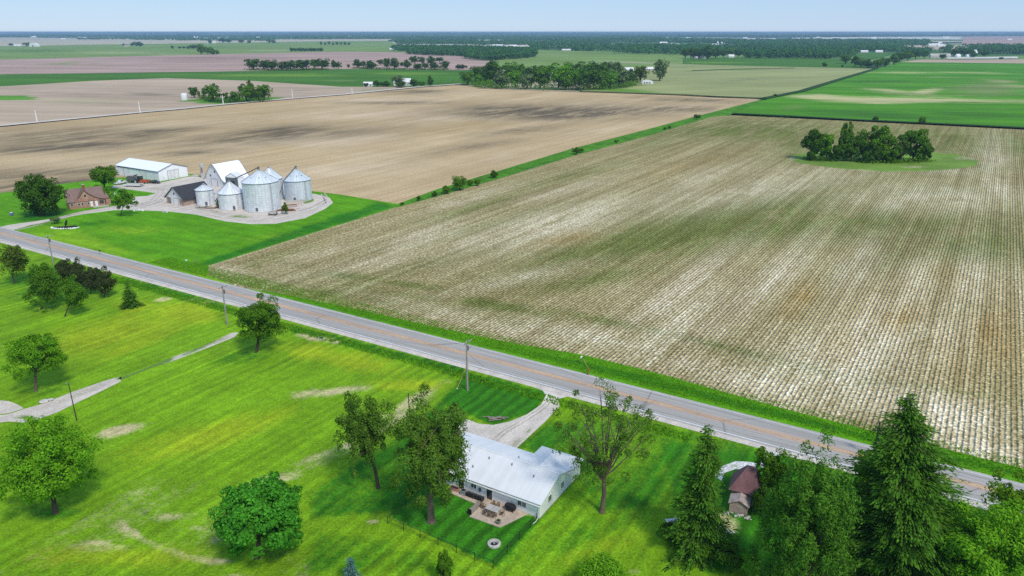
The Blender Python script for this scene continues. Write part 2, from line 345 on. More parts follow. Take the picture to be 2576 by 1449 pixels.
sheet('meadow', [(-500, 470), (22, 600), (140, 640), (290, 680), (560, 745), (700, 790), (900, 840), (1170, 905), (1380, 960), (1635, 1020), (1900, 1085), (2138, 1150), (2501, 1260), (3100, 1450), (3100, 1760), (-500, 1760)],
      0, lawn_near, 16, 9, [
    ('b', 'p', [(200, 1250), (900, 1000), (1150, 960), (1130, 1010), (760, 1240), (780, 1449), (0, 1449), (0, 1340)], 120, .25), ('b', 'g', 560, 1290, 120, 10, -14, .4), ('b', 'g', 350, 1240, 90, 8, -10, .35), ('b', 'g', 620, 1170, 120, 9, -14, .4), ('b', 'g', 880, 1090, 40, 8, -30, .55), ('b', 'g', 100, 1400, 90, 8, -6, .4),
    ('b', 'g', 293, 1083, 66, 14, -12, 1), ('b', 'p', [(560, 1240), (700, 1195), (880, 1120), (1010, 1030), (1090, 985), (1100, 995), (1030, 1045), (900, 1135), (720, 1212), (570, 1255)], 26, .62), ('b', 'p', [(720, 985), (850, 975), (930, 970), (935, 980), (850, 992), (730, 1002)], 16, .6), ('b', 'p', [(250, 1300), (330, 1330), (450, 1390), (580, 1405), (570, 1420), (440, 1405), (310, 1350)], 24, .6), ('b', 'g', 690, 1205, 80, 14, -10, .95), ('b', 'g', 790, 1150, 90, 16, -22, .8), ('b', 'g', 430, 1300, 70, 14, -4, .7), ('b', 'g', 260, 1380, 100, 12, -6, .7), ('b', 'g', 1030, 1010, 60, 14, -34, .8), ('b', 'g', 520, 1410, 90, 12, 12, .7), ('b', 'g', 1075, 985, 40, 10, -30, .9), ('b', 'g', 870, 1120, 40, 12, -25, .9), ('b', 'g', 500, 1330, 40, 10, 10, .5), ('b', 'g', 845, 985, 85, 9, -9, .75), ('b', 'g', 1020, 1018, 55, 11, -35, .9), ('b', 'g', 960, 1050, 30, 9, -40, .8),
    ('b', 'g', 810, 1145, 95, 10, -20, .8), ('b', 'g', 720, 1185, 70, 9, -25, .5), ('b', 'g', 470, 1235, 45, 6, -8, .45), ('b', 'g', 430, 1303, 50, 9, -8, .8), ('b', 'g', 235, 1367, 75, 7, -8, .85), ('b', 'g', 300, 1385, 60, 6, -10, .6),
    ('b', 'g', 340, 1340, 70, 9, 35, .8), ('b', 'g', 455, 1395, 60, 9, 20, .85), ('b', 'g', 560, 1412, 55, 8, 5, .9), ('b', 'g', 645, 1400, 16, 9, 0, 1), ('b', 'g', 545, 1360, 16, 7, 0, .8), ('b', 'g', 590, 1445, 60, 6, 0, .6),
    ('b', 'g', 775, 848, 32, 7, 10, 1), ('b', 'g', 830, 856, 34, 6, 14, .9), ('b', 'g', 405, 752, 26, 4, 10, 1), ('b', 'g', 500, 758, 50, 5, 10, .5), ('b', 'g', 937, 1312, 22, 9, 0, .7), ('b', 'g', 750, 1198, 14, 7, 0, .8),
    ('b', 'g', 1085, 1308, 14, 6, 0, .9), ('b', 'g', 1110, 965, 34, 5, -10, .6), ('b', 'g', 1810, 1310, 46, 20, 25, .9), ('b', 'g', 1700, 1312, 26, 11, 0, .8), ('b', 'g', 1590, 1438, 20, 9, 0, .5), ('b', 'g', 1730, 1345, 30, 9, 0, .6), ('b', 'g', 960, 1230, 14, 4, 0, .5),
    ('b', 'g', 190, 1420, 60, 6, -5, .4), ('b', 'g', 640, 1090, 60, 6, -15, .3), ('b', 'g', 1200, 1000, 40, 5, 12, .0),
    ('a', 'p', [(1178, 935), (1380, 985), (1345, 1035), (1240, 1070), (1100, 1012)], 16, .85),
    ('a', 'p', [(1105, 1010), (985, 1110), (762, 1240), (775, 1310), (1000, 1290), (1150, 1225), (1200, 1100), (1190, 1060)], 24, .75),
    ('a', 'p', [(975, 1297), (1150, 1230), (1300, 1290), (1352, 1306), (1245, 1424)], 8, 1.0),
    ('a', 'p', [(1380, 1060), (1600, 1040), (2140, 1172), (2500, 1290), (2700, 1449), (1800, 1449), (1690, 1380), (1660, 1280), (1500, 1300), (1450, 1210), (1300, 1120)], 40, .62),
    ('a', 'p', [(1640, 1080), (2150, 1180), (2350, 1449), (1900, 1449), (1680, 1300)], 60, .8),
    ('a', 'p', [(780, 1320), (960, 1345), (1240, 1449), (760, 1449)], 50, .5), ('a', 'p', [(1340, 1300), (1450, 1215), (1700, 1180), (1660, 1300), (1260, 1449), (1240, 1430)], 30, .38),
    ('a', 'g', 130, 720, 150, 70, 0, .6), ('a', 'g', 120, 985, 90, 26, -10, .6), ('a', 'g', 120, 1290, 130, 26, 0, .7), ('a', 'g', 630, 900, 110, 26, -10, .6), ('a', 'p', [(620, 850), (1000, 905), (1160, 960), (1000, 950), (840, 920), (600, 905)], 50, .45),  # ellipses at the tree feet: shade under the crowns painted into the grass
    ('a', 'p', [(300, 690), (600, 775), (590, 790), (300, 712)], 12, .8), ('a', 'p', [(730, 815), (1170, 925), (1170, 945), (730, 838)], 10, .8), ('a', 'g', 640, 1395, 130, 20, -8, .6), ('a', 'g', 380, 1300, 130, 10, 33, .5), ('a', 'g', 330, 1000, 120, 14, -25, .3),  # ellipse at the round tree's foot: its shade painted into the grass
    ('c', 'g', 250, 850, 260, 60, -10, .8), ('c', 'g', 480, 790, 120, 30, 5, .8), ('c', 'g', 850, 900, 200, 30, 10, .8), ('c', 'g', 500, 1100, 260, 50, -15, .7), ('c', 'g', 1040, 970, 110, 20, 0, .8), ('c', 'g', 300, 1400, 300, 40, 0, .7), ('c', 'g', 1560, 1370, 140, 36, -20, .5), ('c', 'g', 330, 770, 60, 25, 0, .7)])
sheet('farm_lawn', [(-500, 440), (-300, 520), (21, 483), (150, 463), (290, 447), (480, 438), (765, 478), (860, 490), (1000, 513), (1000, 520), (525, 668), (522, 692), (600, 722), (700, 738), (900, 778), (1100, 824), (1300, 865), (1470, 893), (1640, 935), (1980, 1030), (2200, 1085), (2560, 1175), (3100, 1310), (3100, 1385), (2547, 1215), (2146, 1118), (1593, 985), (1170, 870), (700, 770), (300, 658), (120, 615), (22, 590), (-500, 460)],
      .004, lawn_farm, 16, 7, [
    ('c', 'p', [(30, 585), (160, 560), (340, 640), (600, 700), (560, 715), (300, 655), (120, 612)], 40, .75), ('c', 'g', 330, 580, 130, 14, 0, .55), ('c', 'g', 640, 600, 120, 14, -8, .5), ('c', 'g', 130, 575, 70, 10, 0, .7),
    ('a', 'p', [(525, 668), (1000, 520), (960, 505), (700, 590), (560, 640), (490, 668)], 14, .8), ('a', 'g', 100, 545, 90, 12, -8, .9), ('a', 'g', 240, 560, 120, 8, -8, .5), ('a', 'g', 540, 572, 140, 6, 4, .5),  # first ellipse: shade under the massive tree painted into the lawn colour
    ('a', 'p', [(700, 745), (1170, 850), (1640, 945), (2200, 1095), (2560, 1185), (2560, 1200), (2146, 1100), (1593, 960), (1170, 850), (700, 752)], 14, .75), ('b', 'g', 60, 460, 60, 4, -5, .5), ('b', 'g', 1225, 850, 50, 3, 14, 0)])
sheet('crop_field', [(525, 668), (1000, 520), (1150, 478), (1260, 446), (1450, 388), (1640, 337), (1790, 293), (1840, 290), (2150, 305), (2555, 325), (3100, 350), (3100, 1310), (2560, 1175), (2200, 1085), (1980, 1030), (1640, 935), (1470, 893), (1300, 865), (1100, 824), (900, 778), (700, 738), (600, 722), (522, 692)],
      .008, m_crop, 18, 8, [
    ('a', 'g', 1245, 768, 80, 13, 8, 1.8), ('a', 'g', 1330, 785, 130, 9, 12, .7), ('a', 'g', 1000, 712, 160, 7, 8, 1.1), ('a', 'g', 860, 692, 60, 8, 5, 1.8), ('a', 'g', 760, 668, 70, 8, 8, .7), ('a', 'g', 640, 668, 26, 7, 0, .8), ('a', 'g', 1560, 815, 190, 9, 11, 1.1), ('a', 'g', 1850, 880, 220, 9, 14, 1.0), ('a', 'g', 2080, 935, 200, 8, 14, 1.0), ('a', 'g', 2330, 975, 200, 7, 8, .9),
    ('a', 'p', [(1640, 337), (1840, 290), (2560, 325), (2700, 420), (2400, 400), (2000, 400), (1850, 330), (1600, 370)], 50, .75), ('a', 'g', 2230, 402, 240, 26, 3, 1.9), ('a', 'g', 2430, 415, 120, 12, 3, 1.2), ('a', 'g', 1750, 570, 420, 46, -14, 1.5), ('a', 'g', 820, 735, 260, 14, 10, .8), ('a', 'g', 1250, 800, 260, 9, 12, .5), ('a', 'g', 2450, 620, 160, 50, 0, 1.0), ('a', 'g', 2100, 560, 500, 60, 0, .9), ('a', 'g', 1000, 740, 300, 12, 10, .6), ('a', 'g', 1900, 330, 300, 30, 0, .9), ('a', 'g', 1100, 660, 300, 16, -14, .6), ('a', 'g', 1500, 700, 260, 22, -10, .7), ('a', 'g', 2300, 480, 200, 20, 0, .7), ('a', 'g', 2500, 560, 260, 70, 0, .55), ('a', 'g', 1850, 590, 330, 40, -14, .85), ('a', 'g', 1500, 650, 360, 26, -12, .6), ('a', 'g', 1250, 560, 200, 14, -16, .6), ('a', 'g', 2260, 640, 200, 40, -20, .5),
    ('a', 'g', 1200, 520, 160, 12, -16, .7), ('a', 'g', 1440, 440, 160, 14, -14, .6), ('a', 'g', 700, 640, 90, 8, -15, .6), ('a', 'g', 2200, 300, 300, 14, 3, .6), ('a', 'g', 2100, 950, 300, 8, 13, .5), ('a', 'g', 900, 640, 100, 10, -15, .4),
    ('b', 'g', 1370, 570, 260, 40, -14, .7), ('b', 'g', 2150, 900, 420, 130, -20, .55), ('b', 'g', 1750, 800, 260, 70, -20, .5), ('b', 'g', 1900, 480, 300, 40, -10, .5), ('b', 'g', 2350, 500, 260, 40, 0, .5), ('b', 'g', 1250, 820, 260, 24, 12, .4), ('b', 'g', 900, 660, 200, 26, -12, .4), ('b', 'g', 1180, 500, 120, 10, -16, .6), ('b', 'g', 2500, 400, 40, 60, 0, .6), ('b', 'g', 560, 676, 60, 12, 10, .6), ('c', 'g', 2450, 900, 160, 110, 0, .45), ('c', 'g', 2200, 780, 260, 60, 0, .35), ('b', 'g', 1050, 600, 150, 24, -16, .6), ('b', 'g', 800, 640, 110, 12, -16, .5), ('b', 'g', 1420, 480, 140, 12, -14, .5), ('b', 'g', 1750, 450, 160, 20, -16, .35), ('b', 'g', 1700, 740, 170, 32, -38, .85), ('b', 'g', 1950, 700, 150, 36, -42, .7), ('b', 'g', 2180, 860, 210, 70, -50, .95), ('b', 'g', 2320, 1030, 260, 55, 14, .95),
    ('b', 'g', 1900, 960, 260, 34, 13, .8), ('b', 'g', 1500, 850, 220, 24, 10, .7), ('b', 'g', 2150, 690, 100, 50, -55, .6), ('b', 'g', 2450, 720, 60, 90, 0, .6), ('b', 'g', 1150, 790, 200, 14, 12, .4), ('b', 'g', 2420, 430, 110, 12, 0, .5), ('b', 'g', 2500, 480, 40, 60, 0, .5), ('b', 'g', 2480, 1130, 160, 40, 12, .8), ('b', 'g', 1300, 700, 180, 14, -12, .5),
    ('c', 'g', 2010, 755, 60, 40, -50, .9), ('c', 'g', 2260, 800, 80, 40, -20, .8), ('c', 'g', 2500, 850, 70, 110, 0, .85), ('c', 'g', 1430, 600, 80, 14, -8, .7), ('c', 'g', 1700, 425, 90, 16, -14, .5), ('c', 'g', 1800, 400, 110, 12, -14, .4), ('c', 'g', 2120, 860, 60, 60, -60, .5), ('c', 'g', 2380, 700, 40, 50, -60, .4)])
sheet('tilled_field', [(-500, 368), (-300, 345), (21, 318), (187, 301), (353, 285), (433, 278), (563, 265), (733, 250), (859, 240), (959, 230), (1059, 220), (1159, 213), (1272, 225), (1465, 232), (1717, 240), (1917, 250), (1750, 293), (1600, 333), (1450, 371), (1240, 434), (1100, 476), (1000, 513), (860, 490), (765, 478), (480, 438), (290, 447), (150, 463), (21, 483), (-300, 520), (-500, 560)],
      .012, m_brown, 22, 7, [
    ('a', 'g', 700, 345, 330, 20, -3, 0.81), ('a', 'g', 150, 345, 260, 26, -3, 0.74), ('a', 'g', 1380, 283, 330, 20, -1, 1.00), ('a', 'g', 100, 440, 220, 24, -3, 0.68), ('a', 'g', 1300, 275, 170, 13, 0, 1.00), ('a', 'g', 1450, 290, 180, 12, -3, 1.00), ('a', 'g', 1050, 232, 80, 5, 0, 0.94), ('a', 'g', 700, 330, 160, 14, -4, 1.00), ('a', 'g', 400, 330, 130, 8, -4, 1.00), ('a', 'g', 150, 370, 240, 14, -3, 1.00), ('a', 'g', 480, 385, 150, 8, -3, 0.81), ('a', 'g', 130, 465, 200, 16, -5, 1.00), ('a', 'g', 250, 430, 200, 10, -3, 0.81), ('a', 'g', 1000, 258, 140, 6, 0, 0.81),  # a: soft cloud-shadow bands painted in as darker soil colour
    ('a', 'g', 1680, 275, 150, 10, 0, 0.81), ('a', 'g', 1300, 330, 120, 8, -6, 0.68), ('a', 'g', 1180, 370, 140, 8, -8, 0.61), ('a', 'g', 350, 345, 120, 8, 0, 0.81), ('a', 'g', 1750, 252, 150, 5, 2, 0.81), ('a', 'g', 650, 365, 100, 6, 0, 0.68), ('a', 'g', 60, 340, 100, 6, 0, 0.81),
    ('b', 'g', 850, 290, 190, 10, -2, .7), ('b', 'g', 930, 250, 120, 4, 0, .8), ('b', 'g', 500, 310, 130, 8, -4, .6), ('b', 'g', 900, 420, 200, 24, -5, .7), ('b', 'g', 800, 360, 180, 14, -4, .6), ('b', 'g', 1250, 400, 100, 12, -12, .5), ('b', 'g', 150, 410, 130, 10, -4, .5), ('b', 'g', 1100, 300, 120, 8, 0, .5), ('b', 'g', 1480, 330, 120, 8, -8, .4),
    ('c', 'g', 700, 375, 60, 8, 0, .6), ('c', 'g', 1180, 312, 60, 7, 0, .5), ('c', 'g', 820, 408, 80, 8, 0, .4), ('c', 'g', 1100, 330, 90, 8, 0, .4)])
m_strip = groundmat('rough_grass', (.07, .22, .01), A=(.03, .12, .008), B=(.25, .30, .08), val=((.1, .3, .25), (.5, .25, .25)), speck=(1.5, .3), bump=(.8, .4), rot=R(57))
sheet('field_margin', [(1000, 513), (1100, 476), (1240, 434), (1450, 371), (1600, 333), (1750, 293), (1917, 250), (1935, 249), (1840, 289), (1790, 294), (1640, 339), (1450, 390), (1260, 448), (1150, 480), (1000, 522), (980, 520)], .03, m_strip, 16, 5,
      [('a', 'g', 1100, 492, 60, 6, -20, .8), ('a', 'g', 1350, 417, 60, 4, -16, .6)])
m_isl = groundmat('grass_patch', (.16, .27, .04), A=(.42, .38, .22), val=((.03, .2, .25), (.2, .15, .25)), speck=(1.2, .25), bump=(.6, .2), edge=.9)
sheet('grass_patch', [(1985, 398), (1998, 390), (2015, 386), (2090, 380), (2200, 378), (2330, 382), (2400, 388), (2445, 397), (2462, 406), (2450, 418), (2400, 425), (2330, 430), (2240, 432), (2150, 428), (2080, 420), (2010, 410)], .02, m_isl, 14, 4, [('a', 'g', 1990, 400, 30, 5, 0, .7), ('a', 'g', 2180, 430, 200, 3, 3, .7), ('a', 'g', 2420, 398, 50, 5, 0, .6), ('a', 'g', 2300, 420, 90, 3, 0, .5)])
# ---- fields farther off
FZ = [.1]
def far(name, poly, mat, sx=26, sy=4, paints=()):
    FZ[0] += .05; return sheet(name, poly, FZ[0], mat, sx, sy, paints)
m_tan = simple('soil_tan', (.47, .355, .25), A=(.27, .22, .14), B=(.10, .26, .02), C=(.36, .33, .17))
m_green1 = simple('wheat_green', (.06, .165, .010), A=(.14, .26, .02), B=(.30, .33, .12))
m_green2 = simple('young_crop_green', (.18, .27, .06), A=(.10, .20, .03), B=(.33, .36, .17))
m_pink = simple('soil_pink', (.42, .29, .235), A=(.31, .205, .165), B=(.17, .27, .05))
m_pale = simple('soil_pale', (.47, .42, .30), A=(.30, .30, .16), B=(.2, .28, .07))
m_bright = simple('bright_crop', (.075, .245, .006), A=(.045, .155, .008), B=(.46, .42, .2), C=(.16, .22, .06), st=.22, big=.01)
m_olive = simple('olive_field', (.31, .33, .13), A=(.23, .26, .10), B=(.12, .26, .02), rot=R(20))
far('pale_distant_field', [(-400, 96), (21, 94), (350, 98), (733, 99.5), (1000, 98), (1020, 108), (860, 112), (21, 120), (-400, 122)], m_pale, 40, 3)
far('light_green_field', [(-400, 121), (21, 116), (250, 112), (550, 108), (859, 103), (980, 103), (1030, 131), (859, 130), (633, 134.5), (433, 139), (233, 144), (21, 149.5), (-400, 160)], m_green2, 30, 3,
    [('a', 'g', 90, 128, 120, 5, 0, .8), ('a', 'g', 500, 120, 200, 4, 0, .6), ('b', 'g', 300, 133, 150, 4, 0, .7), ('b', 'g', 700, 127, 150, 2.5, 0, .8), ('b', 'g', 430, 136, 90, 2.5, 0, .6)])
far('pink_field', [(-400, 160), (21, 149.5), (233, 144), (433, 139), (633, 134.5), (859, 130), (1026, 132), (1169, 142), (1230, 155), (1240, 172), (1160, 177), (859, 174), (633, 179), (350, 183), (21, 188), (-400, 200)], m_pink, 30, 3,
    [('a', 'g', 550, 147, 250, 6, 0, .8), ('a', 'g', 200, 162, 200, 3, 0, .5), ('b', 'g', 150, 161, 60, 2, 0, .9), ('b', 'g', 190, 155, 26, 1.5, 0, .9), ('b', 'g', 245, 162, 30, 1.5, 0, .7)])
far('green_strip_field', [(-400, 200), (21, 187), (350, 183), (633, 179), (859, 174), (1160, 177), (1250, 172), (1240, 212), (1159, 213), (1059, 219), (859, 219), (633, 204), (417, 197), (233, 204), (21, 217), (-400, 235)], m_green1, 26, 3,
    [('a', 'g', 700, 190, 220, 5, 0, .9), ('a', 'g', 1030, 186, 120, 5, 0, .8), ('b', 'g', 850, 203, 60, 2, 0, .6), ('a', 'g', 450, 188, 120, 4, 0, .5)])
far('left_tan_field', [(-400, 235), (21, 217), (233, 204), (417, 197), (633, 204), (859, 219), (1059, 219), (959, 229), (859, 239), (733, 249), (563, 264), (433, 277), (353, 284), (187, 300), (21, 317), (-400, 356)], m_tan, 26, 4,
    [('a', 'g', 150, 235, 200, 6, 3, .5), ('a', 'g', 380, 238, 120, 6, 3, .7), ('a', 'g', 330, 262, 140, 6, 0, .45), ('c', 'g', 200, 255, 200, 8, 0, .6), ('b', 'p', [(21, 240), (70, 243), (112, 250), (60, 253), (-200, 256), (-200, 236)], 2, 1),
     ('b', 'p', [(430, 253), (480, 252), (560, 246), (700, 244), (720, 250), (560, 264), (500, 260)], 3, 1), ('a', 'g', 780, 228, 60, 2, 2, .7), ('b', 'g', 940, 226, 60, 2, -6, .7)])
far('middle_green_field', [(1240, 155), (1346, 127), (1492, 129), (1717, 139), (1717, 162), (1700, 166), (1560, 175), (1240, 176)], m_green2, 26, 3,
    [('b', 'g', 1400, 139, 100, 2, 0, .6), ('a', 'g', 1550, 135, 130, 3, 2, .6), ('b', 'g', 1600, 158, 150, 4, 2, .8)])
far('deep_green_field', [(1717, 149), (1800, 145), (1950, 146), (2110, 149), (2150, 162), (2200, 171), (2120, 171.5), (1900, 167), (1717, 162)], m_green1, 26, 3, [('a', 'g', 1800, 158, 120, 3, 0, .8)])
far('olive_stubble_field', [(1465, 200), (1560, 172), (1717, 162), (1900, 167), (2120, 171.5), (2200, 173.5), (2017, 230), (1930, 249), (1717, 240), (1465, 232), (1450, 226)], m_olive, 24, 4,
    [('b', 'g', 1560, 228, 120, 5, 3, .9), ('a', 'g', 1850, 205, 90, 4, -8, .8), ('a', 'g', 2080, 213, 70, 3, -8, .7), ('b', 'p', [(1717, 179), (1800, 176), (1950, 174), (1950, 175.5), (1800, 178), (1717, 181)], 2, .7), ('b', 'g', 1700, 170, 80, 4, 0, .5)])
far('bright_green_field', [(2200, 173.5), (2267, 157), (2555, 160), (3100, 166), (3100, 350), (2555, 324), (2150, 304), (1840, 289), (1935, 249), (2017, 230)], m_bright, 20, 4,
    [('b', 'p', [(1960, 243), (2060, 236), (2130, 243), (2300, 246), (2555, 252), (2700, 256), (2700, 262), (2400, 260), (2200, 264), (2060, 256)], 12, .75), ('b', 'g', 2300, 238, 140, 5, 3, .6), ('b', 'g', 2090, 246, 90, 7, 4, .7), ('b', 'g', 2230, 228, 70, 5, 3, .7), ('b', 'g', 2330, 231, 60, 8, -10, .8), ('b', 'g', 2280, 183, 130, 4, 0, .6), ('b', 'g', 2450, 184, 160, 3, 1, .6), ('b', 'g', 2520, 206, 60, 6, 0, .7), ('b', 'g', 2530, 219, 90, 6, 0, .8), ('c', 'g', 2480, 225, 120, 22, 0, .8),
     ('a', 'g', 2200, 290, 260, 14, 3, .8), ('a', 'g', 2200, 205, 200, 9, 0, .6), ('b', 'g', 2120, 217, 60, 2, 0, .6), ('b', 'g', 2400, 196, 150, 2, 1, .5), ('b', 'g', 2250, 210, 120, 2, 0, .4), ('b', 'g', 2480, 240, 160, 2.5, 0, .5), ('a', 'g', 2450, 290, 200, 12, 3, .7), ('b', 'g', 2530, 277, 60, 2, 2, .5), ('c', 'g', 2000, 270, 60, 10, -10, .5)])
far('brown_strip_field', [(2267, 157), (2317, 150.5), (2555, 150), (3100, 151), (3100, 166), (2555, 160)], m_tan, 24, 3)
far('far_right_field', [(2417, 117), (2425, 92), (2555, 91.5), (3100, 92), (3100, 119), (2555, 117)], m_pink, 30, 3)
far('small_green_field', [(2150, 134), (2237, 134), (2225, 144), (2185, 150), (2155, 148)], m_green1, 20, 3)
m_white = simple('pale_crop_cover', (.62, .60, .52), st=.1)
for q in ([(1878, 97), (1950, 96), (1953, 102), (1880, 102)], [(1992, 95.5), (2038, 95), (2040, 101), (1990, 101)], [(2045, 94.5), (2100, 94), (2104, 100), (2046, 99)], [(2105, 94), (2420, 93.5), (2415, 99), (2110, 99)], [(1225, 120), (1300, 119.5), (1304, 122.5), (1228, 123)], [(1200, 100), (1330, 99), (1332, 101.5), (1205, 102)], [(2385, 145), (2560, 143), (2560, 148), (2380, 149)], [(2018, 105), (2055, 104), (2058, 110), (2020, 110)]):
    far('pale_field', q, m_white, 30, 2)
# ---- roads
def ribbon(name, pts, width, z, mat, world=False):
    p = [Vector((*q, 0)) if world else P(*q) for q in pts]; V = []; off = []
    for i, a in enumerate(p):
        d = (p[min(i+1, len(p)-1)]-p[max(i-1, 0)]).normalized(); nn = Vector((-d.y, d.x, 0))
        wl = width if not isinstance(width, tuple) else width[0]+(width[1]-width[0])*i/(len(p)-1)
        V += [tuple(a+nn*wl/2+Vector((0, 0, z))), tuple(a-nn*wl/2+Vector((0, 0, z)))]
    me = bpy.data.meshes.new(name); me.from_pydata(V, [], [(2*i+1, 2*i+3, 2*i+2, 2*i) for i in range(len(p)-1)]); me.update()
    return tag(link(name, me, mat), kind='structure')
def roadpt(s, n): q = DR*s+DN*n; return (q.x, q.y)
def rdpts(n, s0=-560, s1=200, step=8): return [roadpt(s, n) for s in np.arange(s0, s1+1, step)]
t = NT('asphalt'); c = t.map(t.coord(), rot=-ANG_R); x = t.n('ShaderNodeSeparateXYZ'); t.set(x.inputs[0], c); nn_ = x.outputs[1]
wob = t.math('MULTIPLY', t.math('SUBTRACT', t.noise(t.map(c, (.05, .05, 1)), 1, 3), .5), .9)
lane = t.math('ABSOLUTE', t.math('SUBTRACT', t.math('ADD', nn_, wob), 117.45))
col = t.mix(t.ramp(lane, .15, 1.7), (.46, .34, .27), (.40, .372, .34))
col = t.scale(col, t.math('MULTIPLY', t.ramp(t.noise(t.map(c, (.03, 1.6, 1)), 1, 5, .7), .3, .7, .80, 1.14), t.ramp(t.noise(c, 3, 4, .8), .3, .7, .9, 1.1)))
crk = t.noise(t.map(c, (.035, .9, 1)), 1.2, 4, .6, .4)
cr1 = t.ramp(t.math('ABSOLUTE', t.math('SUBTRACT', crk, .5)), 0, .006, 1, 0)
cv = t.ramp(t.vor(t.map(c, (.35, 1, 1)), .12, 'DISTANCE_TO_EDGE'), 0, .012, 1, 0)
jt = t.ramp(t.math('ABSOLUTE', t.math('SUBTRACT', t.math('ADD', nn_, t.math('MULTIPLY', wob, .15)), 114.6)), .03, .09, .6, 0)
jt2 = t.ramp(t.math('ABSOLUTE', t.math('SUBTRACT', t.math('ADD', nn_, t.math('MULTIPLY', wob, .12)), 120.3)), .03, .1, .55, 0)
col = t.mix(t.math('MAXIMUM', t.math('MAXIMUM', t.math('MULTIPLY', cr1, .6), t.math('MULTIPLY', cv, .5)), t.math('MAXIMUM', jt, jt2)), col, (.11, .10, .10))
t.bsdf(col, .85, 0, t.bump(t.noise(c, 8, 2), .3, .02), .2); M['asphalt'] = t.m
M['gravel'] = groundmat('gravel', (.60, .525, .455), A=(.38, .35, .25), B=(.76, .70, .63), C=(.14, .25, .04), val=((.08, .08, .25), (.5, .1, .25)), streak=((.05, .5, .10),), speck=(3, .22), bump=(.6, .08), rot=ANG_N, edge=.7)
M['gravel_white'] = groundmat('gravel_white', (.68, .66, .64), A=(.2, .3, .06), val=((.5, .14, .25),), speck=(4, .35), cell=(2.5, .2), bump=(.8, .1))
M['paint_white'] = groundmat('line_paint_white', (.74, .73, .72), val=((.2, .15, .2), (1.5, .14, .2)), speck=(6, .2))
M['paint_orange'] = groundmat('line_paint_orange', (.60, .38, .20), val=((.1, .25, .2), (1.5, .14, .2)), speck=(6, .2))
ribbon('road_shoulder', rdpts(116.55), 10.5, .02, M['gravel'], True)
ribbon('road', rdpts(117.25), 8.9, .028, M['asphalt'], True)
for n_, m_, w_ in ((117.28, 'paint_orange', .26), (117.75, 'paint_orange', .2), (113.35, 'paint_white', .22), (121.25, 'paint_white', .12)):
    ribbon('road_marking', rdpts(n_), w_, .036, M[m_], True)
ribbon('gravel_road', [(-300, 346), (21, 316), (187, 300), (353, 284), (433, 277), (563, 264), (733, 249), (859, 239), (959, 229), (1059, 219), (1159, 212)], 9, .7, M['gravel'])
m_dk = simple('ditch_grass', (.025, .07, .012))
ribbon('ditch', [(1840, 288), (1980, 294.5), (2150, 304), (2350, 314), (2555, 324), (2900, 342)], 7, 1.25, m_dk)
ribbon('ditch', [(1200, 222), (1465, 231), (1717, 240), (1800, 245), (1925, 249.5)], 6, 1.25, m_dk)
ribbon('ditch', [(1917, 251), (2017, 231), (2110, 202), (2205, 173.5)], 9, 1.25, m_dk)
ribbon('field_track', [(1740, 179), (1850, 175), (2000, 172)], 9, 1.25, m_dk)
# ---- farmyard and drives
sheet('farmyard', [(21, 584), (43, 575), (100, 562), (207, 539), (287, 529), (333, 528), (423, 532), (493, 540), (567, 557), (633, 564), (693, 563), (767, 549), (817, 526), (838, 510), (828, 496), (793, 488), (764, 486), (745, 460), (700, 452), (630, 448), (520, 446), (477, 444), (400, 460), (340, 464), (287, 466), (280, 472), (320, 476), (393, 486), (370, 493), (335, 495), (333, 510), (287, 518), (200, 533), (133, 550), (21, 566), (-60, 585), (-60, 605)], .016, M['gravel'], 12, 4,
      [('a', 'g', 620, 556, 60, 4, 0, .6), ('a', 'g', 540, 545, 60, 3, 8, .6), ('a', 'g', 410, 475, 60, 4, 0, .4), ('c', 'p', [(765, 501), (780, 497), (790, 506), (774, 512), (766, 510)], 4, 1), ('c', 'g', 605, 545, 34, 4, 2, .9), ('a', 'g', 700, 530, 40, 6, 0, .8), ('b', 'g', 450, 500, 50, 10, 0, .6), ('a', 'g', 540, 532, 30, 4, 10, .9)])
sheet('driveway', [(1300, 962), (1343, 974), (1366, 983), (1373, 996), (1361, 1018), (1325, 1043), (1281, 1061), (1241, 1069), (1205, 1066), (1172, 1054), (1150, 1075), (1140, 1120), (1200, 1170), (1300, 1160), (1296, 1131), (1332, 1097), (1372, 1060), (1408, 1021), (1404, 1004), (1445, 992), (1470, 990)], .012, M['gravel'], 12, 6,
      [('a', 'g', 1300, 1115, 30, 12, -30, .7), ('a', 'g', 1210, 1060, 30, 5, 0, .8), ('b', 'g', 1380, 1000, 40, 16, 0, .7), ('c', 'g', 1330, 1085, 14, 6, -50, .6)])
sheet('field_drive', [(-300, 1075), (21, 1042), (60, 1029), (110, 1015), (187, 984), (267, 957), (307, 946), (303, 960), (247, 988), (200, 1010), (147, 1036), (100, 1054), (68, 1064), (21, 1060), (-300, 1110)], .012, M['gravel'], 12, 6, [('c', 'g', 60, 1050, 40, 8, 0, .8), ('c', 'g', 305, 950, 14, 8, 0, .9), ('a', 'g', 200, 990, 120, 14, -20, .5)])
sheet('gravel_pad', [(-300, 985), (21, 1009), (45, 1018), (60, 1027), (21, 1040), (-300, 1060)], .016, M['gravel'], 12, 6)
sheet('worn_track', [(298, 951), (340, 936), (375, 921), (420, 903), (467, 886), (530, 862), (583, 837), (600, 836), (590, 848), (530, 872), (470, 895), (420, 914), (380, 926), (345, 940), (305, 956)], .012, M['gravel'], 12, 5, [('c', 'p', [(290, 940), (430, 895), (440, 910), (300, 965)], 20, .95), ('c', 'g', 500, 875, 70, 8, -25, .8), ('a', 'g', 550, 855, 40, 9, -20, .8)])
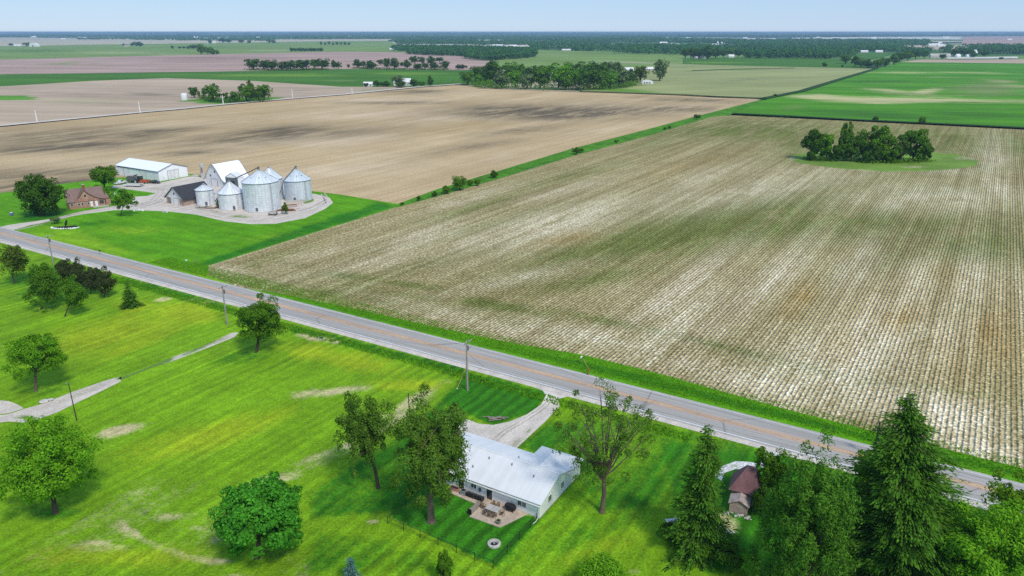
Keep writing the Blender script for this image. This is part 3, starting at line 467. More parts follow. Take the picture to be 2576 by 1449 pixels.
sheet('curved_drive', [(1798, 1196), (1812, 1175), (1850, 1160), (1885, 1162), (1905, 1166), (1895, 1182), (1850, 1180), (1822, 1190), (1815, 1210)], .012, M['gravel_white'], 10, 5, [('a', 'g', 1845, 1172, 12, 4, 0, .7)])
sheet('curved_drive', [(1925, 1135), (1960, 1128), (2010, 1130), (2040, 1142), (2000, 1146), (1965, 1145), (1945, 1160), (1950, 1185), (1930, 1190), (1910, 1170)], .016, M['gravel_white'], 10, 5)
sheet('stone_bed', [(1672, 1306), (1730, 1300), (1800, 1318), (1850, 1340), (1800, 1362), (1740, 1350), (1690, 1330)], .012, M['gravel_white'], 10, 5, [('a', 'g', 1760, 1330, 40, 14, 0, .8)])

M['gravel_rut'] = groundmat('gravel_rut', (.47, .405, .34), A=(.5, .44, .38), val=((.15, .22, .22), (.8, .15, .25)), speck=(3, .25))
def wob(pts, k, am=5):
    rr = random.Random(k); return [(x+rr.uniform(-am, am)*.6, y+rr.uniform(-am, am)*.18) for x, y in pts]
drv = [(40, 579), (110, 564), (210, 536), (300, 523), (400, 515), (480, 528), (560, 548), (640, 556), (710, 552), (780, 534), (822, 512), (810, 497)]
for k, (dx, dy) in enumerate(((0, 0), (3, -4.2), (-2, -9), (4, -12))): ribbon('wheel_rut', wob([(x+dx, y+dy*(.4 if x < 310 else 1)) for x, y in drv], k), .5, .024, M['gravel_rut'])
for k, (dx, dy) in enumerate(((0, 0), (9, 1), (16, 4), (26, 3))): ribbon('wheel_rut', wob([(x+dx, y+dy) for x, y in [(330, 520), (380, 505), (400, 485), (395, 472), (440, 462)]], 9+k, 3), .5, .024, M['gravel_rut'])
for k, dx in enumerate((0, 14)): ribbon('wheel_rut', wob([(1385+dx, 1000), (1352+dx, 1030), (1305+dx, 1062), (1262+dx, 1085), (1235+dx, 1110)], 20+k, 4), .32, .018, M['gravel_rut'])

# ================================================================== TREES AND PLANTS
def quads(c, u, v):
    c = np.asarray(c); return np.stack([c+u, c+v, c-u, c-v], 1).reshape(-1, 3)
def unit(a): return a/np.maximum(np.linalg.norm(a, axis=1, keepdims=True), 1e-9)
def leaves(name, C, Nn, size, mat, parent, rng, aspect=.6):
    n = len(C); r = unit(rng.normal(size=(n, 3))); Nn = unit(Nn); u = unit(np.cross(Nn, r)); v = np.cross(Nn, u)
    s = (size*rng.uniform(.6, 1.3, n))[:, None]
    V = quads(C, u*s*.5, v*s*.5*aspect); me = fastmesh(name, V, np.arange(4*n))
    return link(name, me, mat, parent)
def crown_pts(rng, rx, ry, rz, nclump, nleaf, crad=.3, fill=2.2, jag=.25, base_flat=0, taper=0):
    """clump centres fill an uneven ellipsoid; leaves sit on the clumps"""
    d = unit(rng.normal(size=(nclump*2, 3))); rr = rng.uniform(0, 1, (nclump*2, 1))**(1/fill)
    c = d*rr*(1-crad*.6)*(1+rng.uniform(-jag, jag, (nclump*2, 1)))
    if base_flat: c = c[c[:, 2] > -1+base_flat*rng.uniform(.6, 1.2, len(c))]
    c = c[:nclump]
    if taper: c[:, :2] *= (1-taper*(c[:, 2:3]+1)/2)
    k = rng.integers(0, len(c), nleaf); cr = rng.uniform(.6, 1.25, len(c))*crad
    ld = unit(rng.normal(size=(nleaf, 3))); ld[:, 2] = np.abs(ld[:, 2])*np.where(rng.uniform(size=nleaf) < .72, 1, -1)
    lr = rng.uniform(.55, 1.05, (nleaf, 1)); pts = c[k]+ld*lr*cr[k][:, None]
    S = np.array([rx, ry, rz]); N_ = ld*.9+unit(c[k]+1e-6)*.5+rng.normal(size=(nleaf, 3))*.45
    return pts*S, N_/S*min(rx, rz), c*S
def limbs(mb, base, fork, tips, r0, rng, bend=.25, sub=True):
    base = Vector(base); fork = Vector(fork)
    mid = base.lerp(fork, .5)+Vector((rng.normal()*.03, rng.normal()*.03, 0))*(fork-base).length
    mb.tube([base-Vector((0, 0, .1)), base.lerp(mid, .15), mid, fork], [r0*1.5, r0*1.05, r0*.9, r0*.75], 8)
    for i, tpt in enumerate(tips):
        tpt = Vector(tpt); st = mid.lerp(fork, rng.uniform(.5, 1.0)); L = (tpt-st).length
        c1 = st.lerp(tpt, .45)+Vector((0, 0, 1))*L*bend*rng.uniform(-.2, 1); r1 = r0*rng.uniform(.35, .55)
        mb.tube([st, st.lerp(c1, .5)+Vector((0, 0, -.03*L)), c1, c1.lerp(tpt, .6), tpt], [r1, r1*.8, r1*.6, r1*.4, r1*.15], 5, False)
        if sub:
            for q in range(3):
                s2 = c1.lerp(tpt, rng.uniform(0, .7)); e2 = s2+Vector(rng.normal(size=3))*L*.22+Vector((0, 0, L*.1))
                mb.tube([s2, s2.lerp(e2, .5)+Vector((0, 0, .03*L)), e2], [r1*.35, r1*.22, r1*.08], 4, False)
def solve_crown(box, base):
    x0, x1, y0, y1 = box; bx, by = base; g = P(bx, by); ym = (y0+y1)/2
    zc = zat(g.y, ym); m = mpp(g.y, zc); xo = ((x0+x1)/2-bx)*m+ (g.x*0)
    # keep the crown's axis over the picture centre of its box at the trunk's distance
    dep = math.atan2(H-zc, g.y); e = (y1-y0)/2*m; a = (x1-x0)/2*m
    b = math.sqrt(max(e*e-(a*math.sin(dep))**2, (.4*a)**2))/math.cos(dep)
    gx = ((x0+x1)/2*K-512)/F*(g.y*cp+(H-zc)*sp)
    return g, Vector((gx-g.x, 0, zc)), a, b
def tree(name, label, box, base, leaf, n=9000, size=.45, clumps=60, crad=.3, group=None, seed=1, r0=None, tips=10, bark='bark', fill=2.2, jag=.25, flat=0, taper=0, cat='tree', depth=1.0, aspect=.6, forkf=None, droop=0):
    rng = np.random.default_rng(seed); g, cc, a, b = solve_crown(box, base)
    root = empty(name, g, 0, label, cat, group)
    pts, N_, cl = crown_pts(rng, a, a*depth, b, clumps, n, crad, fill, jag, flat, taper)
    if droop: 
        rr = np.hypot(pts[:, 0], pts[:, 1])/a; pts[:, 2] -= droop*b*rr**2*rng.uniform(.3, 1, len(pts))
    pts = pts+np.array(cc); pts[:, 2] = np.maximum(pts[:, 2], .15)
    leaves('crown', pts, N_, size, M['leaf_'+leaf], root, rng, aspect)
    mb = MB(); top = cc+Vector((0, 0, -b*.35)); fz = forkf if forkf is not None else max(cc.z-b*.55, .6)
    fork = Vector((cc.x*.6, 0, max(fz, .5))); r0 = r0 or max(.12, a*.055)
    sel = cl[rng.permutation(len(cl))[:tips]]
    limbs(mb, (0, 0, 0), fork, [cc+Vector(q)*.85 for q in sel], r0, rng)
    mb.build('trunk', M[bark], root, smooth=True)
    return root
def conifer(name, label, base, ytop, wpx, leaf, n_lv=34, zb=.05, dens=1.0, size=.5, group=None, seed=1, power=.8, droop=.28, xtop=None, cat='tree', tops=None, fluff=.5, rag=.1):
    rng = np.random.default_rng(seed); g = P(*base); h = zat(g.y, ytop); root = empty(name, g, 0, label, cat, group)
    Rm = wpx/2*mpp(g.y, h*.3); ox = 0
    if xtop is not None: ox = ((xtop*K-512)/F*(g.y*cp+(H-h)*sp))-g.x
    Cs, Us, Vs = [], [], []; mb = MB()
    mb.tube([(0, 0, -.1), (ox*.3, 0, h*.3), (ox*.7, 0, h*.7), (ox, 0, h*.99)], [h*.022, h*.017, h*.009, .02], 7)
    ph = rng.uniform(0, 6.28, 4)
    for i in range(n_lv):
        t_ = (i+rng.uniform(-.4, .4))/n_lv; t_ = min(max(t_, 0), .99); z = h*(zb+(1-zb)*t_); r = Rm*((1-t_)**power)*rng.uniform(.78, 1.15)+.12
        nb = max(5, int(2*math.pi*r/(.62/dens)))
        for j in range(nb):
            az = rng.uniform(0, 2*math.pi); L = r*rng.uniform(.7, 1.12)*(1+rag*(math.sin(3*az+ph[0]+t_*9)+.8*math.sin(5*az+ph[1]-t_*23)+.6*math.sin(2*az+ph[2]+t_*41))); k = max(3, int(L/(size*.42)))
            s = np.linspace(.18, 1, k); dx, dy = math.cos(az), math.sin(az)
            X = ox*t_+dx*L*s; Y = dy*L*s; Z = z-droop*L*s*(1.25-.55*s)+rng.normal(0, .05, k)
            side = np.where(np.arange(k) % 2 == 0, 1, -1)*rng.uniform(.2, fluff, k)*size*(1.25-s*.6)
            C = np.stack([X-dy*side, Y+dx*side, Z+rng.normal(0, .06, k)], 1)
            D = unit(np.stack([dx-dy*side*1.2, dy+dx*side*1.2, np.full(k, -droop*.7)+rng.normal(0, .25, k)], 1))
            Nn = unit(np.stack([dx*.3+rng.normal(0, .35, k), dy*.3+rng.normal(0, .35, k), np.ones(k)], 1))
            W = unit(np.cross(D, Nn)); sz = (size*rng.uniform(.7, 1.2, k))[:, None]
            Cs.append(C); Us.append(D*sz*.55); Vs.append(W*sz*.24)
            if j % 3 == 0 and L > .8: mb.tube([(ox*t_, 0, z), (ox*t_+dx*L*.85, dy*L*.85, z-droop*L*.75)], [.03+L*.008, .01], 4, False)
    V = quads(np.concatenate(Cs), np.concatenate(Us), np.concatenate(Vs)); V[:, 2] = np.maximum(V[:, 2], .05)
    link('crown', fastmesh('crown', V, np.arange(len(V))), M['leaf_'+leaf], root)
    mb.build('trunk', M['bark'], root, smooth=True); return root
def shrub(name, label, box, base, leaf, n=1500, size=.3, seed=1, group=None, cat='shrub', clumps=16, **kw):
    return tree(name, label, box, base, leaf, n, size, clumps, .4, group, seed, tips=4, cat=cat, forkf=.3, **kw)

T_ = tree
# ---- near yard trees
T_('broadleaf_tree', 'round bright green tree with short trunk alone in the meadow left of the fence', (538, 770, 1188, 1400), (647, 1404), 'emerald', 30000, .40, 210, .17, seed=11, fill=3.2, jag=.14, aspect=.75)
T_('broadleaf_tree', 'large light green tree beside the gravel drive', (0, 228, 1046, 1285), (140, 1290), 'lime', 32000, .36, 190, .18, seed=12, fill=2.6, jag=.3)
T_('broadleaf_tree', 'light green tree with forked bare trunk in the meadow above the gravel drive', (18, 162, 830, 958), (90, 983), 'bright', 16000, .36, 90, .22, seed=13, r0=.28, bark='bark_pale', flat=.3, fill=2)
T_('broadleaf_tree', 'dark green full tree beside the road at the end of the worn track', (590, 716, 746, 862), (645, 886), 'mid', 17000, .38, 100, .22, seed=14, r0=.32, jag=.35)
T_('broadleaf_tree', 'tall pyramid shaped green tree left of the dark purple trees', (52, 166, 650, 772), (104, 778), 'mid', 14000, .4, 90, .22, seed=15, taper=.55, r0=.25, droop=.2)
T_('broadleaf_tree', 'small slim green tree in front of the dark purple trees', (150, 216, 700, 782), (163, 796), 'mid', 6000, .38, 40, .28, seed=16, jag=.4, r0=.16)
for i, (x, y0, y1, by, wd) in enumerate([(163, 648, 706, 716, 46), (195, 655, 722, 730, 46), (230, 668, 732, 740, 50), (264, 672, 738, 748, 52)]):
    T_('purple_leaf_tree', ['leftmost and smallest dark purple tree of the row by the road', 'dark purple tree second from the left in the row by the road', 'dark purple tree third from the left in the row by the road', 'dark purple tree at the right end of the row with its trunk showing'][i],
       (x-wd/2, x+wd/2, y0, y1), (x-2, by), 'purple', 6500, .38, 44, .3, seed=20+i, taper=.25, group='dark purple trees by the road')
T_('purple_leaf_tree', 'dark olive tree with bare lower limbs cut by the left edge near the road', (-6, 70, 614, 698), (36, 712), 'olive', 4200, .5, 40, .3, seed=26, flat=.3, bark='bark_pale')
conifer('spruce_tree', 'small dark cone shaped spruce on the mound beside the road', (330, 771), 709, 50, 'spruce', 26, .03, 1.0, .5, seed=30)
T_('leaning_tree', 'slim leaning olive green tree with curved trunk left of the white house', (846, 976, 988, 1184), (952, 1228), 'willow', 15000, .32, 100, .2, seed=31, r0=.28, jag=.5, fill=2, depth=.8)
T_('shade_tree', 'large spreading willow like tree in front of the left end of the white house', (975, 1200, 1003, 1268), (1085, 1312), 'willow', 42000, .32, 190, .17, seed=32, r0=.5, jag=.45, fill=2.2, bark='bark_pale', tips=16, droop=.12)
T_('sparse_tree', 'tall sparse tree with bare twisting limbs on the lawn right of the white house', (1398, 1650, 960, 1228), (1514, 1288), 'willow', 8500, .3, 90, .12, seed=34, r0=.36, jag=.3, fill=5, tips=34, forkf=6.5, bark='bark_pale', flat=.35)
conifer('spruce_tree', 'tall narrow ragged spruce between the sparse tree and the stone hut', (1752, 1385), 1062, 150, 'spruce', 46, .03, 1.1, .45, seed=36, power=.62, fluff=.8, rag=.22)
T_('spruce_tree', 'wide shaggy evergreen in front of the stone hut at the bottom edge', (1872, 2205, 1118, 1560), (2030, 1520), 'spruce_olive', 38000, .42, 330, .115, seed=37, taper=.58, jag=.34, fill=3, droop=.2, aspect=.35, r0=.4)
conifer('spruce_tree', 'tallest dark spruce near the right edge overlapping the road', (2265, 1440), 985, 330, 'spruce', 60, .03, 1.15, .5, seed=38, power=.66, xtop=2292, fluff=.8, rag=.22)
T_('broadleaf_tree', 'yellow green bushy tree beside the road left of the tallest spruce', (2142, 2235, 1125, 1240), (2185, 1262), 'yellow', 4200, .38, 40, .28, seed=39)
T_('broadleaf_tree', 'bright light green maple filling the bottom right corner', (2335, 2640, 1250, 1500), (2470, 1530), 'lime', 30000, .36, 100, .22, seed=40, jag=.35)
T_('broadleaf_tree', 'yellow olive tree at the right edge beside the road above the light green maple', (2490, 2620, 1195, 1330), (2555, 1345), 'yellow', 5000, .42, 44, .28, seed=41, jag=.4)
T_('broadleaf_tree', 'young green tree on the grass between the curved drive and the wide shaggy evergreen', (1898, 1990, 1128, 1240), (1945, 1262), 'mid', 6500, .34, 60, .24, seed=42, jag=.4)
conifer('blue_spruce', 'small blue spruce top at the bottom edge', (887, 1485), 1400, 66, 'blue', 24, .03, 1.1, .34, seed=43)
T_('arborvitae', 'small egg shaped green arborvitae at the bottom edge below the fence', (1089, 1147, 1383, 1470), (1118, 1476), 'mid', 5200, .2, 60, .2, seed=44, taper=.45, fill=4, jag=.06)
shrub('round_bush', 'bright light green round bush at the bottom edge right of the fence', (1443, 1577, 1402, 1490), (1510, 1492), 'lime', 8000, .3, seed=45, clumps=60, fill=3.5, jag=.1)
shrub('shrub', 'dark green shrub beside the stone bed left of the narrow spruce', (1662, 1716, 1305, 1362), (1690, 1362), 'dark', 2600, .3, seed=46)
shrub('shrub', 'dark green shrub against the front of the stone hut', (1888, 1945, 1222, 1292), (1915, 1298), 'dark', 2800, .3, seed=47)
for i, (x0, x1, y0, y1, lf) in enumerate([(1730, 1800, 1355, 1412, 'mid'), (1795, 1880, 1362, 1440, 'dark'), (1850, 1930, 1390, 1449, 'lime'), (2080, 2160, 1370, 1449, 'bright'), (2290, 2370, 1400, 1470, 'mid'), (2150, 2220, 1385, 1460, 'bright')]):
    shrub('shrub', ['mid green shrub at the foot of the narrow ragged spruce', 'dark green shrub beside the red mulch at the bottom edge', 'lime green shrub under the left side of the wide shaggy evergreen', 'bright green shrub under the right side of the wide shaggy evergreen', 'mid green shrub between the tallest spruce and the corner maple', 'bright green shrub left of the trunk of the tallest spruce'][i], (x0, x1, y0, y1), ((x0+x1)/2, y1), lf, 2600, .32, seed=50+i, group='shrubs under the evergreens')
# ---- farm trees
T_('broadleaf_tree', 'massive dark green tree left of the brick farmhouse', (42, 152, 432, 552), (106, 544), 'dark', 12000, .75, 90, .24, seed=60, jag=.16, fill=3, r0=.5)
T_('broadleaf_tree', 'dense green tree on several stems between farmhouse and white machine shed', (227, 296, 415, 468), (262, 482), 'mid', 5000, .75, 44, .27, seed=61, jag=.15, fill=3)
T_('broadleaf_tree', 'small leaning tree at the edge of the farm lawn in front of the yard', (287, 342, 474, 532), (303, 544), 'mid', 3000, .6, 34, .26, seed=62, r0=.14, jag=.4)
shrub('shrub', 'low green shrub on the farm drive near the garden bed', (120, 153, 543, 563), (136, 563), 'pale', 700, .45, seed=63)
shrub('shrub', 'green shrub behind the brick farmhouse', (222, 262, 462, 494), (240, 496), 'bright', 1300, .55, seed=64)
shrub('shrub', 'leafy shrub between the brick farmhouse and the white sign', (255, 290, 470, 510), (272, 512), 'bright', 1300, .55, seed=65)
shrub('shrub', 'weedy shrub between the two smaller silver bins', (541, 556, 500, 522), (549, 524), 'pale', 500, .45, seed=66)
shrub('shrub', 'vine covered shrub beside the red scrap at the far bin', (707, 727, 505, 538), (716, 539), 'olive', 800, .5, seed=67)

# ---- distant trees: a few crown shapes of unit size, copied and stretched
def proto_tree(seed, n, size, clumps, crad, taper=0, flat=0, jag=.2, trunk_h=.2):
    rng = np.random.default_rng(seed)
    pts, N_, cl = crown_pts(rng, .5, .5, .5*(1-trunk_h), clumps, n, crad, 2.8, jag, flat, taper)
    pts[:, 2] += .5+trunk_h/2; pts[:, 2] = np.maximum(pts[:, 2], .03)
    r = unit(rng.normal(size=(n, 3))); N_ = unit(N_); u = unit(np.cross(N_, r)); v = np.cross(N_, u); s = (size*rng.uniform(.6, 1.3, n))[:, None]
    cm = fastmesh('crown', quads(pts, u*s*.5, v*s*.35), np.arange(4*n)); cm.materials.append(M['leaf_far'])
    mb = MB(); mb.tube([(0, 0, -.01), (0, 0, trunk_h+.1), (.02, 0, .6)], [.035, .028, .012], 5)
    for q in cl[:4]: mb.tube([(0, 0, trunk_h), (q[0]*.7, q[1]*.7, .5+trunk_h/2+q[2]*.7)], [.018, .006], 4, False)
    tm = bpy.data.meshes.new('trunk'); tm.from_pydata(mb.v, [], mb.f); tm.materials.append(M['bark'])
    return cm, tm
PT = [proto_tree(100+i, 1700, .085, 34, .34, taper=[0, .3, .1, .45, 0][i], jag=[.2, .25, .35, .2, .3][i], trunk_h=[.03, .02, .06, .02, .1][i]) for i in range(5)]
PS = [proto_tree(200+i, 260, .19, 12, .38, trunk_h=.06, jag=.25) for i in range(3)]
def distant(label, x, yb, yt, wpx, leaf='far', i=0, group=None, name='distant_tree', small=False, cat='tree'):
    g = P(x, yb); h = zat(g.y, yt); m = mpp(g.y, h/2); wd = wpx*m*1.4; rz = (i*2.4) % 6.28
    small = small or wpx < 14
    cm, tm = (PS[i % 3] if small else PT[i % 5])
    dep = math.atan2(H, g.y); h = max(h*1.02-math.sin(dep)*wd*.12, wd*.5)
    root = empty(name, g, rz, label, cat, group); root.scale = (wd, wd, h)
    for nm, me in (('crown', cm), ('trunk', tm)):
        o = bpy.data.objects.new(nm, me); COL.objects.link(o); o.parent = root
        o.material_slots[0].link = 'OBJECT'; o.material_slots[0].material = M['leaf_'+leaf] if nm == 'crown' else M['bark']
    return root
ORD = ['leftmost', 'second', 'third', 'fourth', 'fifth', 'sixth', 'seventh', 'eighth', 'ninth', 'tenth', 'eleventh', 'twelfth', 'thirteenth', 'fourteenth', 'fifteenth', 'sixteenth', 'seventeenth', 'eighteenth', 'nineteenth', 'twentieth', 'twenty-first', 'twenty-second', 'twenty-third', 'twenty-fourth', 'twenty-fifth', 'twenty-sixth', 'twenty-seventh', 'twenty-eighth', 'twenty-ninth', 'thirtieth']
ADJ = {'mid': 'green', 'dark': 'dark green', 'bright': 'bright green', 'pale': 'pale grey green', 'olive': 'olive green', 'far': 'dark blue green', 'purple': 'dark brown', 'lime': 'light green'}
def row(where, items, group, small=False):
    items = sorted(items, key=lambda q: q[0])
    for i, (x, yb, yt, wd, lf) in enumerate(items):
        o_ = 'leftmost' if i == 0 else ('rightmost' if i == len(items)-1 else ORD[i]+' from the left')
        s_ = ('tall ' if (yb-yt) > 1.7*wd else 'wide ' if wd > 1.15*(yb-yt) else '')
        distant(f'{s_}{ADJ[lf]} tree, {o_} {where}'.replace('dark blue green', 'dark'), x, yb, yt, wd, lf, i, group, small=small)
row('in the front row of the big grove', [(1177, 215, 177, 34, 'mid'), (1204, 213, 190, 24, 'bright'), (1232, 215, 200, 17, 'lime'), (1263, 221, 178, 42, 'pale'), (1297, 219, 177, 36, 'bright'), (1326, 223, 184, 38, 'pale'), (1358, 223, 172, 46, 'mid'), (1405, 224, 157, 52, 'bright'), (1424, 226, 181, 36, 'mid'), (1449, 224, 172, 30, 'bright'), (1479, 227, 172, 52, 'dark'), (1512, 225, 178, 38, 'mid'), (1535, 224, 178, 30, 'bright'), (1556, 221, 158, 52, 'pale'), (1585, 215, 172, 30, 'dark'), (1610, 208, 163, 31, 'olive'), (1659, 204, 152, 41, 'pale')], 'trees at the front of the grove')
row('in the back row of the big grove', [(1209, 206, 163, 42, 'dark'), (1240, 210, 155, 46, 'dark'), (1285, 203, 157, 40, 'mid'), (1315, 202, 161, 32, 'mid'), (1341, 203, 164, 30, 'dark'), (1372, 203, 161, 36, 'mid'), (1430, 203, 160, 34, 'mid'), (1470, 203, 154, 46, 'mid'), (1494, 203, 157, 32, 'dark'), (1516, 203, 155, 38, 'dark'), (1538, 200, 152, 30, 'pale')], 'trees at the back of the grove')
row('in the hedgerow left of its gap', [(638, 176, 146, 36, 'dark'), (664, 176, 153, 24, 'dark'), (682, 177, 150, 32, 'dark'), (711, 176, 155, 24, 'pale'), (732, 177, 151, 32, 'dark'), (763, 176, 150, 38, 'dark'), (790, 172, 150, 22, 'mid'), (810, 175, 147, 34, 'dark'), (841, 172, 151, 16, 'dark'), (852, 173, 155, 14, 'dark')], 'trees of the left hedgerow')
row('in the hedgerow right of its gap', [(877, 171, 160, 9, 'dark'), (899, 172, 150, 21, 'dark'), (915, 172, 153, 12, 'dark'), (934, 174, 152, 28, 'dark'), (958, 164, 149, 15, 'dark'), (974, 175, 144, 17, 'dark'), (992, 175, 147, 23, 'dark'), (1011, 168, 155, 11, 'dark'), (1025, 172, 150, 20, 'dark'), (1044, 161, 140, 22, 'dark'), (1051, 176, 159, 21, 'dark'), (1062, 161, 144, 16, 'dark'), (1069, 174, 157, 16, 'dark'), (1085, 162, 141, 24, 'dark'), (1094, 175, 159, 26, 'dark'), (1106, 157, 143, 17, 'dark'), (1120, 175, 154, 25, 'dark'), (1153, 175, 162, 16, 'purple'), (1164, 174, 162, 14, 'purple'), (1173, 172, 164, 7, 'dark')], 'trees of the right hedgerow')
row('beside the white round tank', [(489, 247, 217, 21, 'dark'), (501, 246, 226, 8, 'pale'), (513, 246, 238, 11, 'dark'), (515, 241, 221, 14, 'mid'), (539, 257, 209, 31, 'mid'), (569, 255, 232, 13, 'dark'), (591, 258, 231, 29, 'mid'), (620, 257, 210, 34, 'mid'), (634, 254, 202, 24, 'olive'), (652, 254, 222, 24, 'mid'), (665, 254, 210, 32, 'mid')], 'trees by the white tank')
row('on the light green field', [(434, 122.7, 114, 9, 'dark'), (452, 122.5, 116, 9, 'dark'), (463, 123, 117, 9, 'far'), (474, 123.5, 115, 10, 'far'), (487, 124, 112, 15, 'dark'), (500, 124, 112, 12, 'dark'), (506, 137.5, 112, 20, 'mid'), (523, 137.5, 117, 18, 'mid'), (537, 138.5, 121, 16, 'mid'), (547, 138, 124, 10, 'mid')], 'clump of trees on the light green field')
row('in the short far row', [(734+8.2*i, 130, 119+(i*7 % 3), 12, 'far') for i in range(10)], 'short dark tree row')
row('at the far left farm', [(313, 116, 110, 10, 'far'), (332, 116, 108, 9, 'far'), (343, 117, 104.5, 14, 'far'), (354, 117, 105, 14, 'far')], 'trees at the far left farm')
row('in the far spaced clumps', [(529, 109, 100, 12, 'far'), (560, 108, 98, 18, 'far'), (575, 108, 99, 14, 'far'), (607, 108, 99, 14, 'far'), (627, 109.5, 100, 9, 'far'), (677, 109.5, 99, 10, 'far'), (688, 109.5, 99, 9, 'far')], 'far clumps on the pale field')
row('in the thin far row', [(808+10*i, 114, 104+(i % 2)*2, 7, 'far') for i in range(8)], 'thin far tree row')
row('around the far white farmhouse', [(921, 219, 208, 14, 'purple'), (948, 219, 203, 17, 'dark'), (962, 218, 206, 15, 'dark'), (974, 219, 203, 16, 'dark'), (1004, 219, 188, 26, 'pale'), (1010, 221, 205, 24, 'dark'), (1040, 218, 203, 24, 'dark'), (1060, 217, 207, 18, 'mid'), (1083, 217, 190, 15, 'dark')], 'trees around the white farmhouse')
island = sorted([(2043, 402, 323, 56, 'dark'), (2079, 400, 341, 42, 'bright'), (2108, 405, 364, 36, 'dark'), (2129, 402, 304, 34, 'mid'), (2142, 405, 348, 54, 'dark'), (2172, 400, 352, 30, 'bright'), (2205, 405, 311, 96, 'mid'), (2190, 409, 356, 46, 'dark'), (2236, 409, 352, 54, 'mid'), (2263, 407, 356, 30, 'purple'), (2298, 404, 318, 84, 'mid'), (2320, 405, 352, 48, 'dark')], key=lambda q: q[0])
for i, (x, yb, yt, wd, lf) in enumerate(island):
    nm_ = 'tall ' if (yb-yt) > 1.7*wd else ''
    where_ = 'leftmost' if i == 0 else 'rightmost' if i == len(island)-1 else ORD[i]+' from the left'
    T_('grove_tree', f'{nm_}{ADJ[lf]} tree, {where_} in the island grove on the crop field', (x-wd*.51, x+wd*.51, yt-1, yb-2), (x, yb), lf, int(1500+wd*45), 1.15, 40, .26, 'island grove on the crop field', seed=300+i, jag=.2, fill=3)
row('in the upper right belt', [(2127, 161, 135, 26, 'mid'), (2150, 167, 142, 22, 'dark'), (2165, 169, 147, 22, 'mid'), (2184, 170, 150, 24, 'dark'), (2207, 170, 148, 22, 'mid'), (2227, 169, 144, 24, 'dark'), (2247, 163, 139, 24, 'mid'), (2263, 155, 131, 26, 'dark'), (2283, 151, 125, 26, 'mid'), (2303, 148, 122, 26, 'far'), (2325, 147, 124, 20, 'far')], 'tree belt at upper right')
row('around the far pale houses', [(1724, 147, 120, 20, 'dark'), (1738, 147, 121, 24, 'dark'), (1757, 148, 122, 24, 'dark'), (1780, 149, 116, 32, 'dark'), (1800, 147, 120, 24, 'dark'), (1820, 145, 123, 20, 'dark'), (1838, 144, 124, 18, 'mid'), (1856, 144, 123, 20, 'dark')], 'trees around the pale houses')
row('by the far right farmsteads', [(2371, 149, 135, 15, 'dark'), (2400, 142, 124, 22, 'dark'), (2425, 140, 122, 26, 'dark'), (2448, 145, 128, 18, 'far'), (2475, 142, 130, 22, 'far'), (2518, 150, 146, 9, 'dark'), (2538, 130, 122, 14, 'far')], 'trees by the far right farmsteads')
for lb, x, yb, yt, wd, lf in [('small dark bush leaning at the edge of the tilled field', 1752, 300, 287, 17, 'dark'), ('tiny round bush at the corner of the olive and tilled fields', 1950, 244, 235, 9, 'dark'), ('dark round tree standing alone on the deep green field', 2073, 169, 155, 11, 'dark'), ('tiny bush at the right end of the deep green field', 2119, 170, 162, 7, 'dark'),
        ('round bush on the ditch above the island grove', 2201, 306, 293, 15, 'dark'), ('very small bush on the ditch right of the round one', 2228, 308, 302, 5, 'dark'), ('tiny speck of a bush in the middle of the ditch', 2281, 311, 306, 5, 'dark'), ('upright bush on the ditch toward the right edge', 2317, 312, 293, 15, 'mid'),
        ('lowest shrub on the field margin next to the farm lawn', 1012, 516, 508, 10, 'dark'), ('shrub on the field margin second up from the farm lawn', 1053, 505, 491, 12, 'dark'), ('round dark shrub low on the field margin', 1093, 495, 481, 14, 'dark'), ('green shrub left of the largest bush of the field margin', 1123, 488, 466, 20, 'mid'), ('largest bush of the field margin', 1157, 479, 441, 32, 'mid'), ('shrub just right of the largest bush of the field margin', 1182, 467, 452, 16, 'mid'), ('shrub on the field margin halfway to the double bush', 1243, 448, 428, 20, 'dark'),
        ('left half of the dark double bush on the field margin', 1449, 388, 370, 18, 'dark'), ('right half of the dark double bush on the field margin', 1463, 384, 373, 12, 'dark'), ('small bush on the field margin above the double bush', 1550, 360, 352, 10, 'dark'), ('left one of two tiny bushes high on the field margin', 1672, 327, 319, 8, 'dark'), ('right one of two tiny bushes high on the field margin', 1684, 324, 316, 8, 'dark'), ('bush at the start of the drive among the trees', 1200, 468, 450, 14, 'mid'), ('dark single tree beside the white dome at far left', 68, 117.5, 106.5, 13, 'far'), ('tree at the left edge below the far horizon', 28, 116, 108, 10, 'far')]:
    if lb.startswith('bush at the start'): lb = 'pale shrub on the field margin right of the largest bush'
    distant(lb, x, yb, yt, wd, lf, int(x), 'lone bushes on the field edges', 'bush' if wd < 30 else 'distant_tree', cat='bush')

# ---- undergrowth between the trunks of the groves
def thicket(name, pts, w_, hgt, n, size, mat, seed):
    rng = np.random.default_rng(seed); q = [P(*a) for a in pts]; seg = rng.integers(0, len(q)-1, n); tt = rng.uniform(0, 1, n)
    A_ = np.array([tuple(a) for a in q]); c = A_[seg]+(A_[seg+1]-A_[seg])*tt[:, None]
    c = c+np.stack([rng.normal(0, w_*.3, n), rng.normal(0, w_*.5, n), rng.uniform(.1, 1, n)**1.4*hgt], 1)
    N_ = rng.normal(size=(n, 3))*.6+np.array([0, -.3, .8]); tag(leaves(name, c, N_, size, M['leaf_'+mat], None, rng, .8), kind='stuff')
thicket('undergrowth', [(1190, 218), (1260, 222), (1400, 225), (1500, 226), (1560, 222), (1600, 214)], 14, 7, 5200, 1.6, 'mid', 1)
thicket('undergrowth', [(1200, 208), (1300, 206), (1540, 206)], 18, 12, 4200, 2.0, 'dark', 2)
